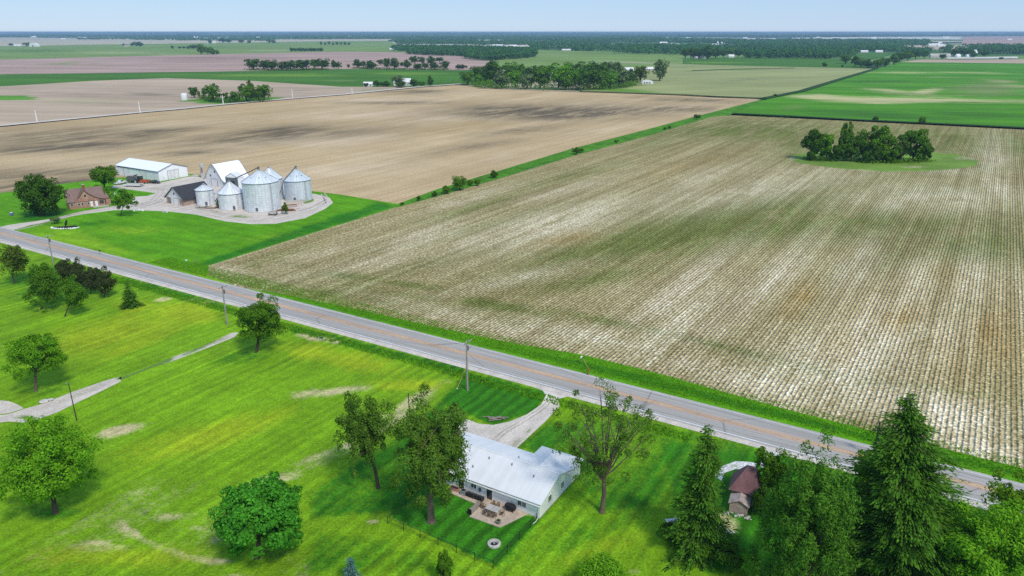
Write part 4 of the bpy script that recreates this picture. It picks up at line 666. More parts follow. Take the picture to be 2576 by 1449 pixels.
thicket('undergrowth', [(505, 248), (545, 258), (600, 259), (672, 255)], 7, 4, 2200, 1.1, 'dark', 3)
thicket('undergrowth', [(2030, 401), (2060, 403), (2095, 404)], 5, 1.6, 700, .8, 'dark', 4)
thicket('undergrowth', [(2150, 407), (2250, 409), (2335, 404)], 5, 1.8, 1600, .8, 'mid', 7)
thicket('undergrowth', [(625, 177), (740, 177.5), (822, 176)], 12, 4, 1500, 1.8, 'dark', 5)
thicket('undergrowth', [(890, 173), (1000, 176), (1125, 176)], 14, 3.5, 1500, 1.8, 'dark', 6)
# ---- far woods, read as one mass each
def wood(name, poly, spacing, hgt, wd, per, leafsize, mat='far', excl=(), keep=None, seed=1):
    rng = np.random.default_rng(seed); W_ = [P(*q) for q in poly]; wx = [q.x for q in W_]; wy = [q.y for q in W_]
    area = (max(wx)-min(wx))*(max(wy)-min(wy)); n = int(area/spacing**2)
    X = rng.uniform(min(wx), max(wx), n); Y = rng.uniform(min(wy), max(wy), n)
    px, py = pix(X, Y); k = inpoly(px, py, poly)
    for e in excl: k &= ~inpoly(px, py, e)
    if keep is not None: k &= keep(X, Y, rng)
    X = X[k]; Y = Y[k]; n = len(X)
    if n == 0: return
    hh = hgt*rng.uniform(.7, 1.15, n); ww = wd*rng.uniform(.7, 1.2, n)
    ld = unit(rng.normal(size=(n*per, 3))); ld[:, 2] = np.abs(ld[:, 2])*np.where(rng.uniform(size=n*per) < .8, 1, -1); idx = np.repeat(np.arange(n), per)
    rr = rng.uniform(.75, 1.08, (n*per, 1)); p = ld*rr
    C = np.stack([X[idx]+p[:, 0]*ww[idx]/2, Y[idx]+p[:, 1]*ww[idx]/2, hh[idx]*(.5+.5*p[:, 2])], 1); N_ = ld+rng.normal(size=ld.shape)*.35
    o = leaves(name, C, N_, leafsize, M['leaf_'+mat], None, rng, .8); tag(o, kind='stuff'); return o
wood('woods', [(1025, 137), (1072, 139.7), (1169, 142), (1170, 151), (1212, 153), (1309, 148.7), (1347, 145), (1346, 134), (1250, 129), (1150, 126), (1060, 126), (1025, 131)], 13, 19, 18, 46, 4.2, seed=1)
wood('woods', [(987, 129), (1060, 130), (1060, 124), (990, 123)], 17, 18, 20, 40, 4.5, seed=2)
wood('woods', [(1870, 147), (2110, 148), (2116, 141), (1880, 139)], 14, 19, 17, 46, 4.2, seed=3)
GREENGAP = [(2140, 131), (2245, 131), (2230, 146), (2180, 152)]
def patchy(s1, s2, thr):
    ph = np.random.default_rng(5).uniform(0, 6.28, 12)
    def f(X, Y, rng):
        a = sum(np.sin(X/s1*(1+.37*i)+ph[i])*np.cos(Y/s2*(1+.53*i)+ph[i+4]) for i in range(4))
        return a+rng.normal(0, .3, len(X)) > thr
    return f
wood('woods', [(1000, 112), (1330, 114), (1345, 127), (1500, 130), (1550, 128), (1550, 136), (1700, 139), (1720, 140), (1870, 138), (1850, 127), (1720, 118), (1500, 110), (1300, 106), (1000, 106)], 30, 19, 30, 34, 7, keep=patchy(260, 420, -.15), seed=4)
wood('woods', [(1850, 137), (2116, 141), (2290, 147), (2340, 144), (2348, 132), (2555, 136), (2700, 136), (2700, 121), (2555, 120), (2330, 114), (2200, 111), (1850, 111)], 28, 18, 28, 36, 6.5, excl=[GREENGAP], keep=patchy(200, 380, -.05), seed=6)
wood('woods', [(980, 106), (1300, 106), (1500, 109), (2330, 114), (2330, 104), (1990, 103), (1870, 104), (1600, 98), (1000, 98)], 60, 18, 60, 30, 14, keep=patchy(600, 900, -.2), seed=7)
wood('woods', [(-300, 97.5), (733, 99.5), (1000, 98), (1600, 98), (1870, 95.5), (2600, 93), (2900, 93), (2900, 89), (-300, 89)], 120, 17, 130, 26, 26, keep=patchy(1300, 900, .35), seed=8)
wood('woods', [(-300, 89), (2900, 89), (2900, 84.2), (-300, 84.2)], 330, 20, 420, 16, 80, keep=patchy(2600, 1800, .5), seed=9)
wood('woods', [(200, 100), (300, 99), (560, 104), (700, 103), (700, 99), (200, 97)], 60, 16, 60, 24, 14, keep=patchy(500, 300, .6), seed=10)
# ---- verge grass: rough tufts along the ditch sides
def tufts(name, n, srange, nrange, size, mat, seed):
    rng = np.random.default_rng(seed); s = rng.uniform(*srange, n); q = rng.uniform(*nrange, n)
    X = .857*s+.515*q; Y = -.515*s+.857*q; h = size*rng.uniform(.5, 1.3, n)
    a = rng.uniform(0, math.pi, n); u = np.stack([np.cos(a), np.sin(a), np.zeros(n)], 1)*(h*.5)[:, None]; v = np.stack([rng.normal(0, .2, n), rng.normal(0, .2, n), np.ones(n)], 1)*(h*.55)[:, None]
    V = quads(np.stack([X, Y, h*.4], 1), u, v); o = link(name, fastmesh(name, V, np.arange(len(V))), M[mat]); tag(o, kind='stuff')
M['leaf_verge'] = leafmat('verge_blades', (.09, .27, .008), (.18, .40, .02)); M['leaf_verge2'] = leafmat('verge_blades_dark', (.03, .12, .006), (.09, .24, .015))
tufts('verge_grass', 22000, (-200, 80), (122.8, 126.5), .22, 'leaf_verge', 1)
tufts('verge_grass', 12000, (-200, 80), (126.5, 129.5), .2, 'leaf_verge', 2)
tufts('verge_grass', 7000, (-200, -30), (107, 109.8), .32, 'leaf_verge', 3)

# ================================================================== BUILDINGS AND OBJECTS
M['siding_white'] = siding('siding_white', (.86, .86, .86), .22, dirt=.08)
M['siding_metal'] = siding('ribbed_wall_white', (.90, .91, .92), .45, vertical=True, dirt=.06)
M['board_white'] = siding('barn_boards_white', (.85, .85, .86), .35, vertical=True, dirt=.22, depth=.03)
M['trim'] = paint('trim_white', (.80, .80, .80), .5)
M['trim_grey'] = paint('trim_dark_grey', (.12, .12, .125), .5)
t = NT('roof_pale_membrane'); c = t.coord()
st = t.noise(t.map(c, (1.3, .06, .06)), 1, 4, .6); sp_ = t.noise(c, .35, 4, .6)
f = t.math('MULTIPLY', t.ramp(st, .3, .78, 1.03, .93), t.ramp(sp_, .35, .8, 1.0, .92))
t.bsdf(t.scale(t.rgb((.74, .74, .75)), f), .75, 0, t.bump(t.noise(c, 5, 3), .2, .03), .2); M['roof_pale'] = t.m
M['roof_white'] = siding('roof_white_metal', (.90, .90, .91), .6, vertical=True, dirt=.03)
M['roof_dark'] = siding('roof_dark_shingle', (.055, .055, .065), .3, dirt=.2, depth=.02, rough=.9)
M['roof_brown'] = siding('roof_brown_shingle', (.26, .175, .15), .22, dirt=.22, depth=.02, rough=.9)
M['roof_redbrown'] = siding('roof_red_brown', (.24, .12, .12), .18, dirt=.3, depth=.03, rough=.9)
M['glass'] = paint('window_glass_dark', (.03, .04, .045), .12, spec=.8, var=.3)
M['glass_grey'] = paint('window_glass_grey', (.10, .14, .15), .15, spec=.8, var=.4, scale=3)
M['black'] = paint('black_paint', (.018, .018, .02), .35); M['black_cover'] = paint('black_cover', (.022, .022, .024), .7, var=.4)
M['rubber'] = paint('rubber', (.02, .02, .02), .9); M['steel'] = paint('grey_steel', (.40, .42, .43), .45, .5, var=.2)
M['chrome'] = paint('pale_steel', (.62, .64, .66), .4, .4); M['red'] = paint('red_paint', (.50, .085, .035), .5, var=.3); M['rust'] = paint('rusty_iron', (.28, .11, .06), .9, var=.4, scale=4)
M['wood_grey'] = paint('weathered_wood', (.26, .23, .19), .9, var=.3, scale=3, streak=True); M['wood'] = paint('wood_brown', (.26, .16, .10), .85, var=.3, scale=3)
M['pole_wood'] = paint('pole_wood', (.33, .31, .29), .9, var=.25, scale=3); M['pole_dark'] = paint('pole_wood_dark', (.07, .055, .045), .9)
M['concrete'] = paint('concrete', (.50, .47, .43), .9, var=.2, scale=2); M['patio'] = groundmat('patio_concrete', (.50, .40, .31), val=((.5, .12, .25), (2, .1, .2)), speck=(6, .12))
M['car_white'] = paint('car_white', (.75, .76, .77), .3, spec=.5, var=.06); M['blue'] = paint('blue_plastic', (.12, .14, .42), .5)
M['stone_light'] = paint('stone_light', (.55, .52, .49), .9, var=.3, scale=2); M['mulch'] = paint('dark_mulch', (.045, .03, .022), .95, var=.4, scale=3)
def brickmat(name, a, b, mort, sc, w_=.5, h_=.25, big=None):
    t = NT(name); c = t.coord(); x = t.n('ShaderNodeSeparateXYZ'); t.set(x.inputs[0], c); cmb = t.n('ShaderNodeCombineXYZ')
    t.set(cmb.inputs[0], t.math('ADD', x.outputs[0], x.outputs[1])); t.set(cmb.inputs[1], x.outputs[2])
    br = t.n('ShaderNodeTexBrick'); t.set(br.inputs['Vector'], cmb.outputs[0]); br.inputs['Scale'].default_value = sc
    br.inputs['Color1'].default_value = (*a, 1); br.inputs['Color2'].default_value = (*b, 1); br.inputs['Mortar'].default_value = (*mort, 1)
    br.inputs['Brick Width'].default_value = w_; br.inputs['Row Height'].default_value = h_; br.inputs['Mortar Size'].default_value = .02
    col = br.outputs[0]
    if big: col = t.mix(t.ramp(t.noise(t.map(c, (1, 1, 1.5)), .9, 4, .7), .5, .62, 0, .75), col, big)
    t.bsdf(t.scale(col, t.ramp(t.noise(c, 1.5, 4), .3, .7, .8, 1.15)), .9, 0, t.bump(br.outputs[1], -.4, .02)); return t.m
M['brick'] = brickmat('brick_rose', (.33, .13, .085), (.42, .21, .15), (.45, .36, .30), 1.6, big=(.50, .31, .21))
M['stone'] = brickmat('field_stone', (.34, .24, .19), (.44, .33, .27), (.48, .42, .36), 1.1, .6, .4)
M['stone_pink'] = brickmat('stone_pinkish', (.36, .28, .25), (.44, .35, .31), (.40, .34, .31), 1.3, .7, .5)
def binmat(name, col, r, pw, ph, dark=.5, lines=.06):
    t = NT(name); c = t.coord(); x = t.n('ShaderNodeSeparateXYZ'); t.set(x.inputs[0], c)
    an = t.math('MULTIPLY', t.math('ARCTAN2', x.outputs[1], x.outputs[0]), r)
    z = x.outputs[2]; fu = t.math('FRACT', t.math('DIVIDE', an, pw)); fv = t.math('FRACT', t.math('DIVIDE', z, ph))
    lu = t.ramp(t.math('ABSOLUTE', t.math('SUBTRACT', fu, .5)), .5-lines, .5, 0, dark); lv = t.ramp(t.math('ABSOLUTE', t.math('SUBTRACT', fv, .5)), .5-lines, .5, 0, dark)
    cmb = t.n('ShaderNodeCombineXYZ'); t.set(cmb.inputs[0], t.math('FLOOR', t.math('DIVIDE', an, pw))); t.set(cmb.inputs[1], t.math('FLOOR', t.math('DIVIDE', z, ph)))
    wn = t.n('ShaderNodeTexWhiteNoise'); t.set(wn.inputs['Vector'], cmb.outputs[0])
    f = t.math('MULTIPLY', t.math('SUBTRACT', 1, t.math('MAXIMUM', lu, lv)), t.math('ADD', .9, t.math('MULTIPLY', wn.outputs[0], .16)))
    f = t.math('MULTIPLY', f, t.ramp(t.noise(t.map(c, (1, 1, .2)), .8, 4), .3, .7, .94, 1.04))
    rib = t.math('SINE', t.math('MULTIPLY', z, 2*math.pi/.22))
    t.bsdf(t.scale(t.rgb(col), f), .45, .15, t.bump(rib, .25, .02), .5); return t.m

def gable(name, o, x0, x1, y0, y1, ze, zr, wall, roof, along='x', over=.5, th=.18, parent=None, trim=None):
    """walls and a two-slope roof as parts of o; along = direction of the ridge"""
    mb = MB()
    if along == 'x':
        mb.prism([(y0, 0), (y1, 0), (y1, ze), ((y0+y1)/2, zr), (y0, ze)], x0, x1, 'x')
        k = (zr-ze)/((y1-y0)/2); ym = (y0+y1)/2
        a = [(x0-over, y0-over, ze-k*over+.02), (x1+over, y0-over, ze-k*over+.02), (x1+over, ym, zr+.02), (x0-over, ym, zr+.02)]
        b = [(x0-over, ym, zr+.02), (x1+over, ym, zr+.02), (x1+over, y1+over, ze-k*over+.02), (x0-over, y1+over, ze-k*over+.02)]
        rg = [((x0-over), ym), ((x1+over), ym)]
    else:
        mb.prism([(x0, 0), (x1, 0), (x1, ze), ((x0+x1)/2, zr), (x0, ze)], y0, y1, 'y')
        k = (zr-ze)/((x1-x0)/2); xm = (x0+x1)/2
        a = [(x0-over, y1+over, ze-k*over+.02), (x0-over, y0-over, ze-k*over+.02), (xm, y0-over, zr+.02), (xm, y1+over, zr+.02)]
        b = [(xm, y1+over, zr+.02), (xm, y0-over, zr+.02), (x1+over, y0-over, ze-k*over+.02), (x1+over, y1+over, ze-k*over+.02)]
    w_ = mb.build('wall', wall, o)
    r_ = MB().slab([Vector(p)+Vector((0, 0, th)) for p in a], th).slab([Vector(p)+Vector((0, 0, th)) for p in b], th).build('roof', roof, o)
    return w_, r_
def window(o, x0, x1, z0, z1, y, axis='y', sgn=-1, frame='trim', glass='glass', mull=1, name='window', f=.07):
    """a framed window on a wall face at y (or x) = const"""
    def bx(mb, a0, a1, b0, b1, d0, d1):
        lo, hi = sorted((y+sgn*d0, y+sgn*d1))
        return mb.box(a0, a1, lo, hi, b0, b1) if axis == 'y' else mb.box(lo, hi, a0, a1, b0, b1)
    fr = MB()
    for q in ((x0-f, x0, z0-f, z1+f), (x1, x1+f, z0-f, z1+f), (x0, x1, z1, z1+f), (x0, x1, z0-f, z0)): bx(fr, *q, -.02, .06)
    for i in range(mull):
        xm = x0+(x1-x0)*(i+1)/(mull+1); bx(fr, xm-.03, xm+.03, z0, z1, -.02, .05)
    wd = fr.build(name, M[frame], o); g = MB(); bx(g, x0, x1, z0, z1, -.02, .025); g.build('pane', M[glass], wd); return wd

# ---- the white ranch house
C0 = Vector((3.9, 86.8, 0))
def rh(x, y, z=0): q = C0+DR*x+DN*y; return Vector((q.x, q.y, z))
h = empty('ranch_house', C0, ANG_R, 'long white ranch house with pale roof and patio at the end of the gravel drive', 'house')
gable('', h, -19, 0, 0, 10.2, 2.6, 4.35, M['siding_white'], M['roof_pale'], 'x', .45)
mb = MB().prism([(-6.6, 0), (.0, 0), (.0, 2.4), (-6.6, 2.4)], 8.6, 13.0, 'y'); mb.build('front_wing', M['siding_white'], h)
rf = MB(); k = (4.1-2.55)/3.3
rf.slab([(-7.0, 13.4, 2.56), (-7.0, 8.5, 2.56), (-3.3, 5.6, 4.32), (-3.3, 10.2, 4.32)], .16).slab([(-3.3, 10.2, 4.32), (-3.3, 5.6, 4.32), (.42, 8.5, 2.56), (.42, 13.4, 2.56)], .16).slab([(-7.0, 13.4, 2.56), (-3.3, 10.2, 4.32), (.42, 13.4, 2.56)], .16)
rf.build('wing_roof', M['roof_pale'], h)
MB().box(-19.45, .45, 5.0, 5.2, 4.53, 4.60).build('ridge_cap', M['trim'], h)
gt = MB(); gt.box(-19.5, .5, -.60, -.46, 2.26, 2.42).build('gutter', M['trim'], h)
MB().tube([(-.1, -.15, 2.3), (-.1, -.15, .3), (-.1, -.9, .06), (-.2, -1.6, .05)], .05).build('downspout', M['trim'], h)
for x_, y_ in ((-10.9, 3.9), (-12.4, 1.7), (-7.0, 4.1), (-2.9, 3.4), (-7.2, 6.4)):
    zr_ = 2.6+(4.35-2.6)/5.1*min(y_, 10.2-y_)
    v_ = MB().tube([(x_, y_, zr_), (x_, y_, zr_+.5)], .07, 8).build('vent_pipe', M['trim_grey'], h)
    MB().lathe([(.2, zr_+.12), (.2, zr_+.17), (.09, zr_+.25)], x_, y_, 10).build('collar', M['steel'], v_)
for x0, x1, nm in ((-13.9, -12.9, 'sliding'), (-8.9, -7.9, 'sliding')):
    d = MB().box(x0-.08, x0, -.06, .02, .12, 2.2).box(x1, x1+.08, -.06, .02, .12, 2.2).box(x0-.08, x1+.08, -.06, .02, 2.2, 2.28).build('door', M['trim'], h)
    MB().box(x0, x1, -.03, .02, .12, 2.2).build('pane', M['glass'], d); MB().box(x1-.14, x1-.1, -.08, -.03, .95, 1.15).build('handle', M['steel'], d)
window(h, -11.6, -10.7, 1.15, 2.1, 0); window(h, -3.6, -2.2, 1.0, 1.95, 0, glass='glass_grey')
window(h, 2.5, 3.4, 1.1, 2.1, 0, 'x', 1); window(h, 6.5, 7.3, 1.1, 2.1, 0, 'x', 1)
MB().box(-10.2, -9.85, -.14, .02, 1.0, 1.55).build('meter_box', M['trim_grey'], h)
MB().box(-19.05, .03, -.03, 10.25, 0, .18).build('foundation', M['concrete'], h)
tag(MB().box(-13.9, -3.6, -.02, 0, 0, .01).build('patio', M['patio']), kind='structure')
pt = bpy.data.objects['patio']; bm = bmesh.new()
pv_ = [rh(*q) for q in [(-14.6, -.02), (-14.6, -1.6), (-9.3, -1.9), (-8.7, -4.8), (-3.7, -4.6), (-1.9, -.02)]]
bpy.data.objects.remove(pt)
mb = MB().prism([(q.x, q.y) for q in pv_], .0, .1, 'z'); tag(mb.build('patio', M['patio']), kind='structure')
# patio furniture
tb = empty('patio_table', rh(-6.3, -2.3, .1), ANG_R, 'round edged pale slatted table in the middle of the patio', 'table')
mb = MB()
for i in range(7): mb.box(-1.0, 1.0, -.62+i*.18, -.62+i*.18+.15, .70, .74)
mb.build('table_top', M['stone_light'], tb)
for sx in (-1, 1):
    for sy in (-1, 1): MB().tube([(sx*.8, sy*.45, .7), (sx*.88, sy*.5, 0)], .035).build('leg', M['black'], tb)
MB().box(-.85, .85, -.03, .03, .62, .70).build('stretcher', M['black'], tb)
ch0 = empty('patio_chair', rh(-7.0, -3.4, .1), ANG_R, 'slatted patio chair at the near side of the table next to the log pile', 'chair', 'chairs around the patio table')
mb = MB()
for i in range(4): mb.box(-.24+i*.125, -.24+i*.125+.1, -.24, .24, .42, .45)
mb.build('seat', M['wood'], ch0); mb = MB()
for i in range(4): mb.slab([(-.24+i*.125, -.22, .47), (-.14+i*.125, -.22, .47), (-.14+i*.125, -.34, .95), (-.24+i*.125, -.34, .95)], .025)
mb.build('backrest', M['wood'], ch0)
for sx in (-1, 1):
    for sy in (-1, 1): MB().tube([(sx*.22, sy*.22, .43), (sx*.25, sy*.26, 0)], .022, 5).build('leg', M['black'], ch0)
    MB().box(sx*.27-.03, sx*.27+.03, -.24, .22, .62, .65).build('armrest', M['black'], ch0)
for x, y, a, lb in ((-6.2, -3.45, .1, 'slatted patio chair at the middle of the near side of the pale table'), (-5.5, -3.3, .3, 'slatted patio chair at the near side of the table next to the round planter'), (-7.0, -1.25, math.pi, 'slatted patio chair between table and house wall near the dark door'), (-6.2, -1.2, math.pi+.2, 'slatted patio chair between table and house wall near the covered grill'), (-4.85, -2.2, math.pi/2, 'slatted patio chair at the right end of the pale table'), (-7.85, -2.3, -math.pi/2, 'slatted patio chair at the left end of the pale table')):
    c_ = copy_tree(ch0); c_.location = rh(x, y, .1); c_.rotation_euler = (0, 0, ANG_R+a); c_['label'] = lb
gr = empty('covered_grill', rh(-4.35, -.75, .1), ANG_R, 'bulging black covered grill against the white rear wall', 'grill')
mb = MB(); rr_ = [(.0, .28), (.55, .3), (.72, .6), (.74, .85), (.62, 1.08), (.3, 1.2), (0, 1.22)]
for i, (r_, z_) in enumerate(rr_):
    for k_ in range(20):
        a_ = 2*math.pi*k_/20; mb.v.append((max(r_, .001)*1.25*math.copysign(abs(math.cos(a_))**.7, math.cos(a_)), max(r_, .001)*.62*math.copysign(abs(math.sin(a_))**.8, math.sin(a_)), z_))
for i in range(6):
    for k_ in range(20): mb.f.append((i*20+k_, i*20+(k_+1) % 20, (i+1)*20+(k_+1) % 20, (i+1)*20+k_))
mb.build('cover', M['black_cover'], gr, smooth=True)
for sx in (-.55, .55):
    for sy in (-.25, .25): MB().tube([(sx, sy, 0), (sx, sy, .5)], .04).build('leg', M['black'], gr)
pl = empty('planter', rh(-4.3, -4.05, .1), 0, 'round dark patio planter at the outer corner of the patio', 'planter')
MB().lathe([(.22, 0), (.33, .3), (.38, .5), (.40, .52), (.34, .53)], n=20).build('pot', M['wood_grey'], pl, smooth=True); MB().lathe([(.32, .5), (.2, .56), (.05, .58)], n=16).build('soil', M['mulch'], pl)
MB().rock((0, .03, .66), .2, 4).build('plant', M['leaf_mid'], pl)
bw = empty('log_pile', rh(-8.95, -3.1, 0), ANG_R, 'long low stack of grey split logs along the patio edge', 'log pile')
mb = MB()
for i in range(5):
    for j in range(3): mb.tube([(-.15+.16*j-(i % 2)*.05, -1.25+.02*j, .1+.17*i), (-.13+.16*j-(i % 2)*.05, 1.2, .1+.17*i)], .085, 7)
mb.build('logs', M['wood_grey'], bw); MB().box(-.3, .3, -1.3, -1.24, 0, .95).box(-.3, .3, 1.24, 1.3, 0, .95).build('rack', M['black'], bw)
bn = empty('deck_bench', rh(-10.6, -.75, 0), ANG_R, 'long black storage bench along the rear wall between the two doors', 'bench')
MB().box(-1.3, 1.6, -.35, .3, .1, .55).build('chest', M['black_cover'], bn, bevel=.03); MB().box(-1.34, 1.64, -.38, .33, .552, .60).build('lid', M['black'], bn)
for i, x in enumerate((-1.3, .15, 1.6)): MB().tube([(x, -.4, .1), (x, -.4, 1.05)], .03).build('rail_post', M['trim_grey'], bn)
MB().tube([(-1.3, -.4, 1.03), (1.6, -.4, 1.03)], .025).build('rail', M['trim_grey'], bn)
ac = empty('air_conditioner', rh(-12.4, -.9, .1), ANG_R, 'grey air conditioner box beside the left glass door', 'air conditioner')
MB().box(-.4, .4, -.35, .35, 0, .75).build('housing', M['steel'], ac, bevel=.03); MB().lathe([(.3, .75), (.3, .78), (.1, .8)], n=16).build('fan_grille', M['black'], ac)
bx_ = empty('brick_planter', rh(-14.1, -.75, .1), ANG_R, 'reddish brick planter box left of the glass door', 'planter')
MB().box(-.7, .7, -.3, .3, 0, .5).build('box', M['brick'], bx_); MB().box(-.62, .62, -.22, .22, .5, .53).build('soil', M['mulch'], bx_)
fp = empty('fire_pit', P(1243, 1370), 0, 'round stone fire pit ring on the grass inside the fence', 'fire pit')
MB().lathe([(.75, 0), (.92, .05), (.9, .28), (.62, .34), (.56, .1), (.1, .08)], n=22).build('ring', M['concrete'], fp, smooth=True); MB().lathe([(.50, .1), (.4, .16), (.1, .18)], n=14).build('ash', M['black_cover'], fp); MB().lathe([(.17, .17), (.17, .3), (.1, .32)], n=12).build('burner', M['steel'], fp)
# fence
fz = empty('chain_link_fence', rh(-17.6, -12, 0), ANG_R, 'low black chain link fence around the yard behind the white house', 'fence')
def fpt(x, y): return (x+17.6, y+12, 0)
runs = [(-17.6, -.5), (-17.6, -4), (-17.6, -8), (-17.6, -12), (-14.8, -12), (-11.9, -12), (-8.9, -12), (-5.9, -12), (-3, -12), (-.15, -12), (-.15, -8.5), (-.15, -5.4), (-.15, -2.4), (-.15, -.7)]
for x, y in runs:
    q = fpt(x, y); ps = MB().tube([q, (q[0], q[1], 1.28)], .045, 6).build('post', M['black'], fz); MB().lathe([(.06, 1.27), (.06, 1.31), (.02, 1.35)], q[0], q[1], 6).build('cap', M['black'], ps)
mb = MB()
for a_, b_ in zip(runs[:-1], runs[1:]):
    a2, b2 = Vector(fpt(*a_)), Vector(fpt(*b_)); mb.tube([a2+Vector((0, 0, 1.2)), b2+Vector((0, 0, 1.2))], .028, 5)
mb.build('top_rail', M['black'], fz); mb = MB()
for a_, b_ in zip(runs[:-1], runs[1:]):
    a2, b2 = Vector(fpt(*a_)), Vector(fpt(*b_)); L = (b2-a2).length; n_ = int(L/.16); d_ = (b2-a2)/L
    for i in range(-7, n_):
        for sg in (1, -1):
            s0 = i*.16; s1 = s0+1.12; z0, z1 = .05, 1.17
            if s0 < 0: z0 = .05+(-s0); s0_ = 0
            else: s0_ = s0
            if s1 > L: z1 = 1.17-(s1-L); s1_ = L
            else: s1_ = s1
            if z1 <= z0: continue
            p0 = a2+d_*s0_; p1 = a2+d_*s1_
            if sg < 0: p0 = a2+d_*(L-s0_); p1 = a2+d_*(L-s1_)
            p0 = p0+Vector((0, 0, z0)); p1 = p1+Vector((0, 0, z1)); w2 = Vector((0, 0, .006)); b = len(mb.v)
            mb.v += [tuple(p0-w2), tuple(p1-w2), tuple(p1+w2), tuple(p0+w2)]; mb.f.append((b, b+1, b+2, b+3))
mb.build('mesh', M['black'], fz)
# ---- stone hut
s0 = P(1866, 1292); hut = empty('stone_hut', (34.3, 91.6, 0), ANG_R+.12, 'small stone hut with steep red brown roof between the narrow spruce and shaggy evergreen', 'hut')
MB().box(-1.7, 1.7, -1.8, 1.8, 0, 2.5).build('wall', M['stone_pink'], hut)
mb = MB(); e = [(-2.2, -2.3, 2.35), (2.2, -2.3, 2.35), (2.2, 2.3, 2.35), (-2.2, 2.3, 2.35)]; tp = [(-.2, .2, 5.1), (1.1, .2, 5.1), (1.1, .9, 5.1), (-.2, .9, 5.1)]
mb.add(e+tp, [(3, 2, 1, 0), (4, 5, 6, 7), (0, 1, 5, 4), (1, 2, 6, 5), (2, 3, 7, 6), (3, 0, 4, 7)]).build('roof', M['roof_redbrown'], hut)
MB().prism([(-1.6, 0), (.9, 0), (.9, 1.5), (-.3, 2.2), (-1.6, 1.5)], -4.2, -1.82, 'y').build('porch', M['stone_pink'], hut)
MB().slab([(-1.8, -1.85, 1.55), (-1.8, -4.4, 1.55), (-.3, -4.4, 2.35), (-.3, -1.85, 2.35)], .1).slab([(-.3, -1.85, 2.35), (-.3, -4.4, 2.35), (1.1, -4.4, 1.5), (1.1, -1.85, 1.5)], .1).build('porch_roof', M['stone_pink'], hut)
d = MB().box(-1.72, -1.69, -1.1, -.2, .05, 2.0).build('door', M['black'], hut); MB().box(-1.76, -1.72, -.35, -.3, .95, 1.1).build('handle', M['steel'], d)
mb = MB(); rr = random.Random(4)
for i in range(26): mb.rock((-2.1+rr.uniform(-.4, 3.6), -4.6+rr.uniform(-.5, .3), .1), rr.uniform(.12, .26), i)
mb.build('stones', M['stone_light'], hut)

# ---- machine shed
sh = empty('machine_shed', (-161.8, 333.0, 0), ANG_R, 'long white metal machine shed with low gable roof behind the parked trucks', 'shed')
gable('', sh, -33, 0, 0, 15, 4.6, 6.9, M['siding_metal'], M['roof_white'], 'x', .3)
mb = MB(); th_ = .2
mb.tube([(.35, -.3, 4.72), (.35, 7.5, 7.1), (.35, 15.3, 4.72)], .12, 4).tube([(-33.3, -.3, 4.72), (-33.3, 7.5, 7.1)], .12, 4).tube([(-33.3, -.33, 4.6), (.35, -.33, 4.6)], .1, 4).build('trim', M['trim_grey'], sh)
for x0, x1 in ((-31, -27), (-26.6, -22.6), (-14, -9.5)):
    d = MB().box(x0, x1, -.1, -.02, .05, 4.0).build('door', M['trim'], sh); MB().box(x0-.06, x1+.06, -.14, -.1, 4.0, 4.12).box(x0-.06, x0, -.14, -.1, 0, 4).box(x1, x1+.06, -.14, -.1, 0, 4).build('frame', M['trim_grey'], d)
d = MB().box(.02, .1, 4.5, 10.2, .05, 4.2).build('door', M['board_white'], sh); MB().box(.1, .14, 4.4, 4.5, 0, 4.3).box(.1, .14, 10.2, 10.3, 0, 4.3).box(.1, .14, 4.4, 10.3, 4.2, 4.3).build('frame', M['trim_grey'], d)
d = MB().box(.02, .08, 1.6, 2.6, .05, 2.1).build('door', M['trim'], sh); MB().box(.08, .12, 2.4, 2.45, 1, 1.15).build('handle', M['steel'], d)
MB().box(-31.5, -14, -.06, -.02, 4.15, 4.4).build('vent_strip', M['trim_grey'], sh)
MB().box(-33.03, .03, -.03, 15.03, 0, .25).build('foundation', M['concrete'], sh)
# ---- the big white barn
bo = Vector((-132, 321.8, 0)); bn_ = empty('white_barn', bo, ANG_R, 'tall white barn with swooping curved roof behind the silver bins', 'barn')
pr = [(7.3, 2.7), (6.3, 3.1), (5.2, 4.2), (3.9, 6.0), (2.4, 8.0), (1.0, 9.5), (0, 9.9)]
full = [(-x, z) for x, z in pr]+[(x, z) for x, z in reversed(pr[:-1])]
MB().prism([(-5.6, 0), (5.6, 0)]+[(x, z-.12) for x, z in reversed([q for q in full if abs(q[0]) < 5.7])], 0, 13.4, 'y').build('wall', M['board_white'], bn_)
mb = MB()
for (xa, za), (xb, zb) in zip(full[:-1], full[1:]): mb.slab([(xa, 13.9, za), (xa, -.5, za), (xb, -.5, zb), (xb, 13.9, zb)], .12)
mb.build('roof', M['roof_white'], bn_)
MB().tube([(x, -.52, z) for x, z in full], .11, 4).tube([(x, 13.92, z) for x, z in full], .11, 4).build('trim', M['trim_grey'], bn_)
window(bn_, -2.6, -1.9, 4.4, 5.1, 0, frame='trim_grey', mull=0); window(bn_, .6, 1.3, 6.4, 7.1, 0, frame='trim_grey', mull=0)
d = MB().box(-1.9, 1.9, -.1, -.02, .05, 3.4).build('door', M['board_white'], bn_); MB().box(-2, 2, -.14, -.1, 3.4, 3.5).box(-2, -1.9, -.14, -.1, 0, 3.4).box(1.9, 2, -.14, -.1, 0, 3.4).build('frame', M['trim_grey'], d)
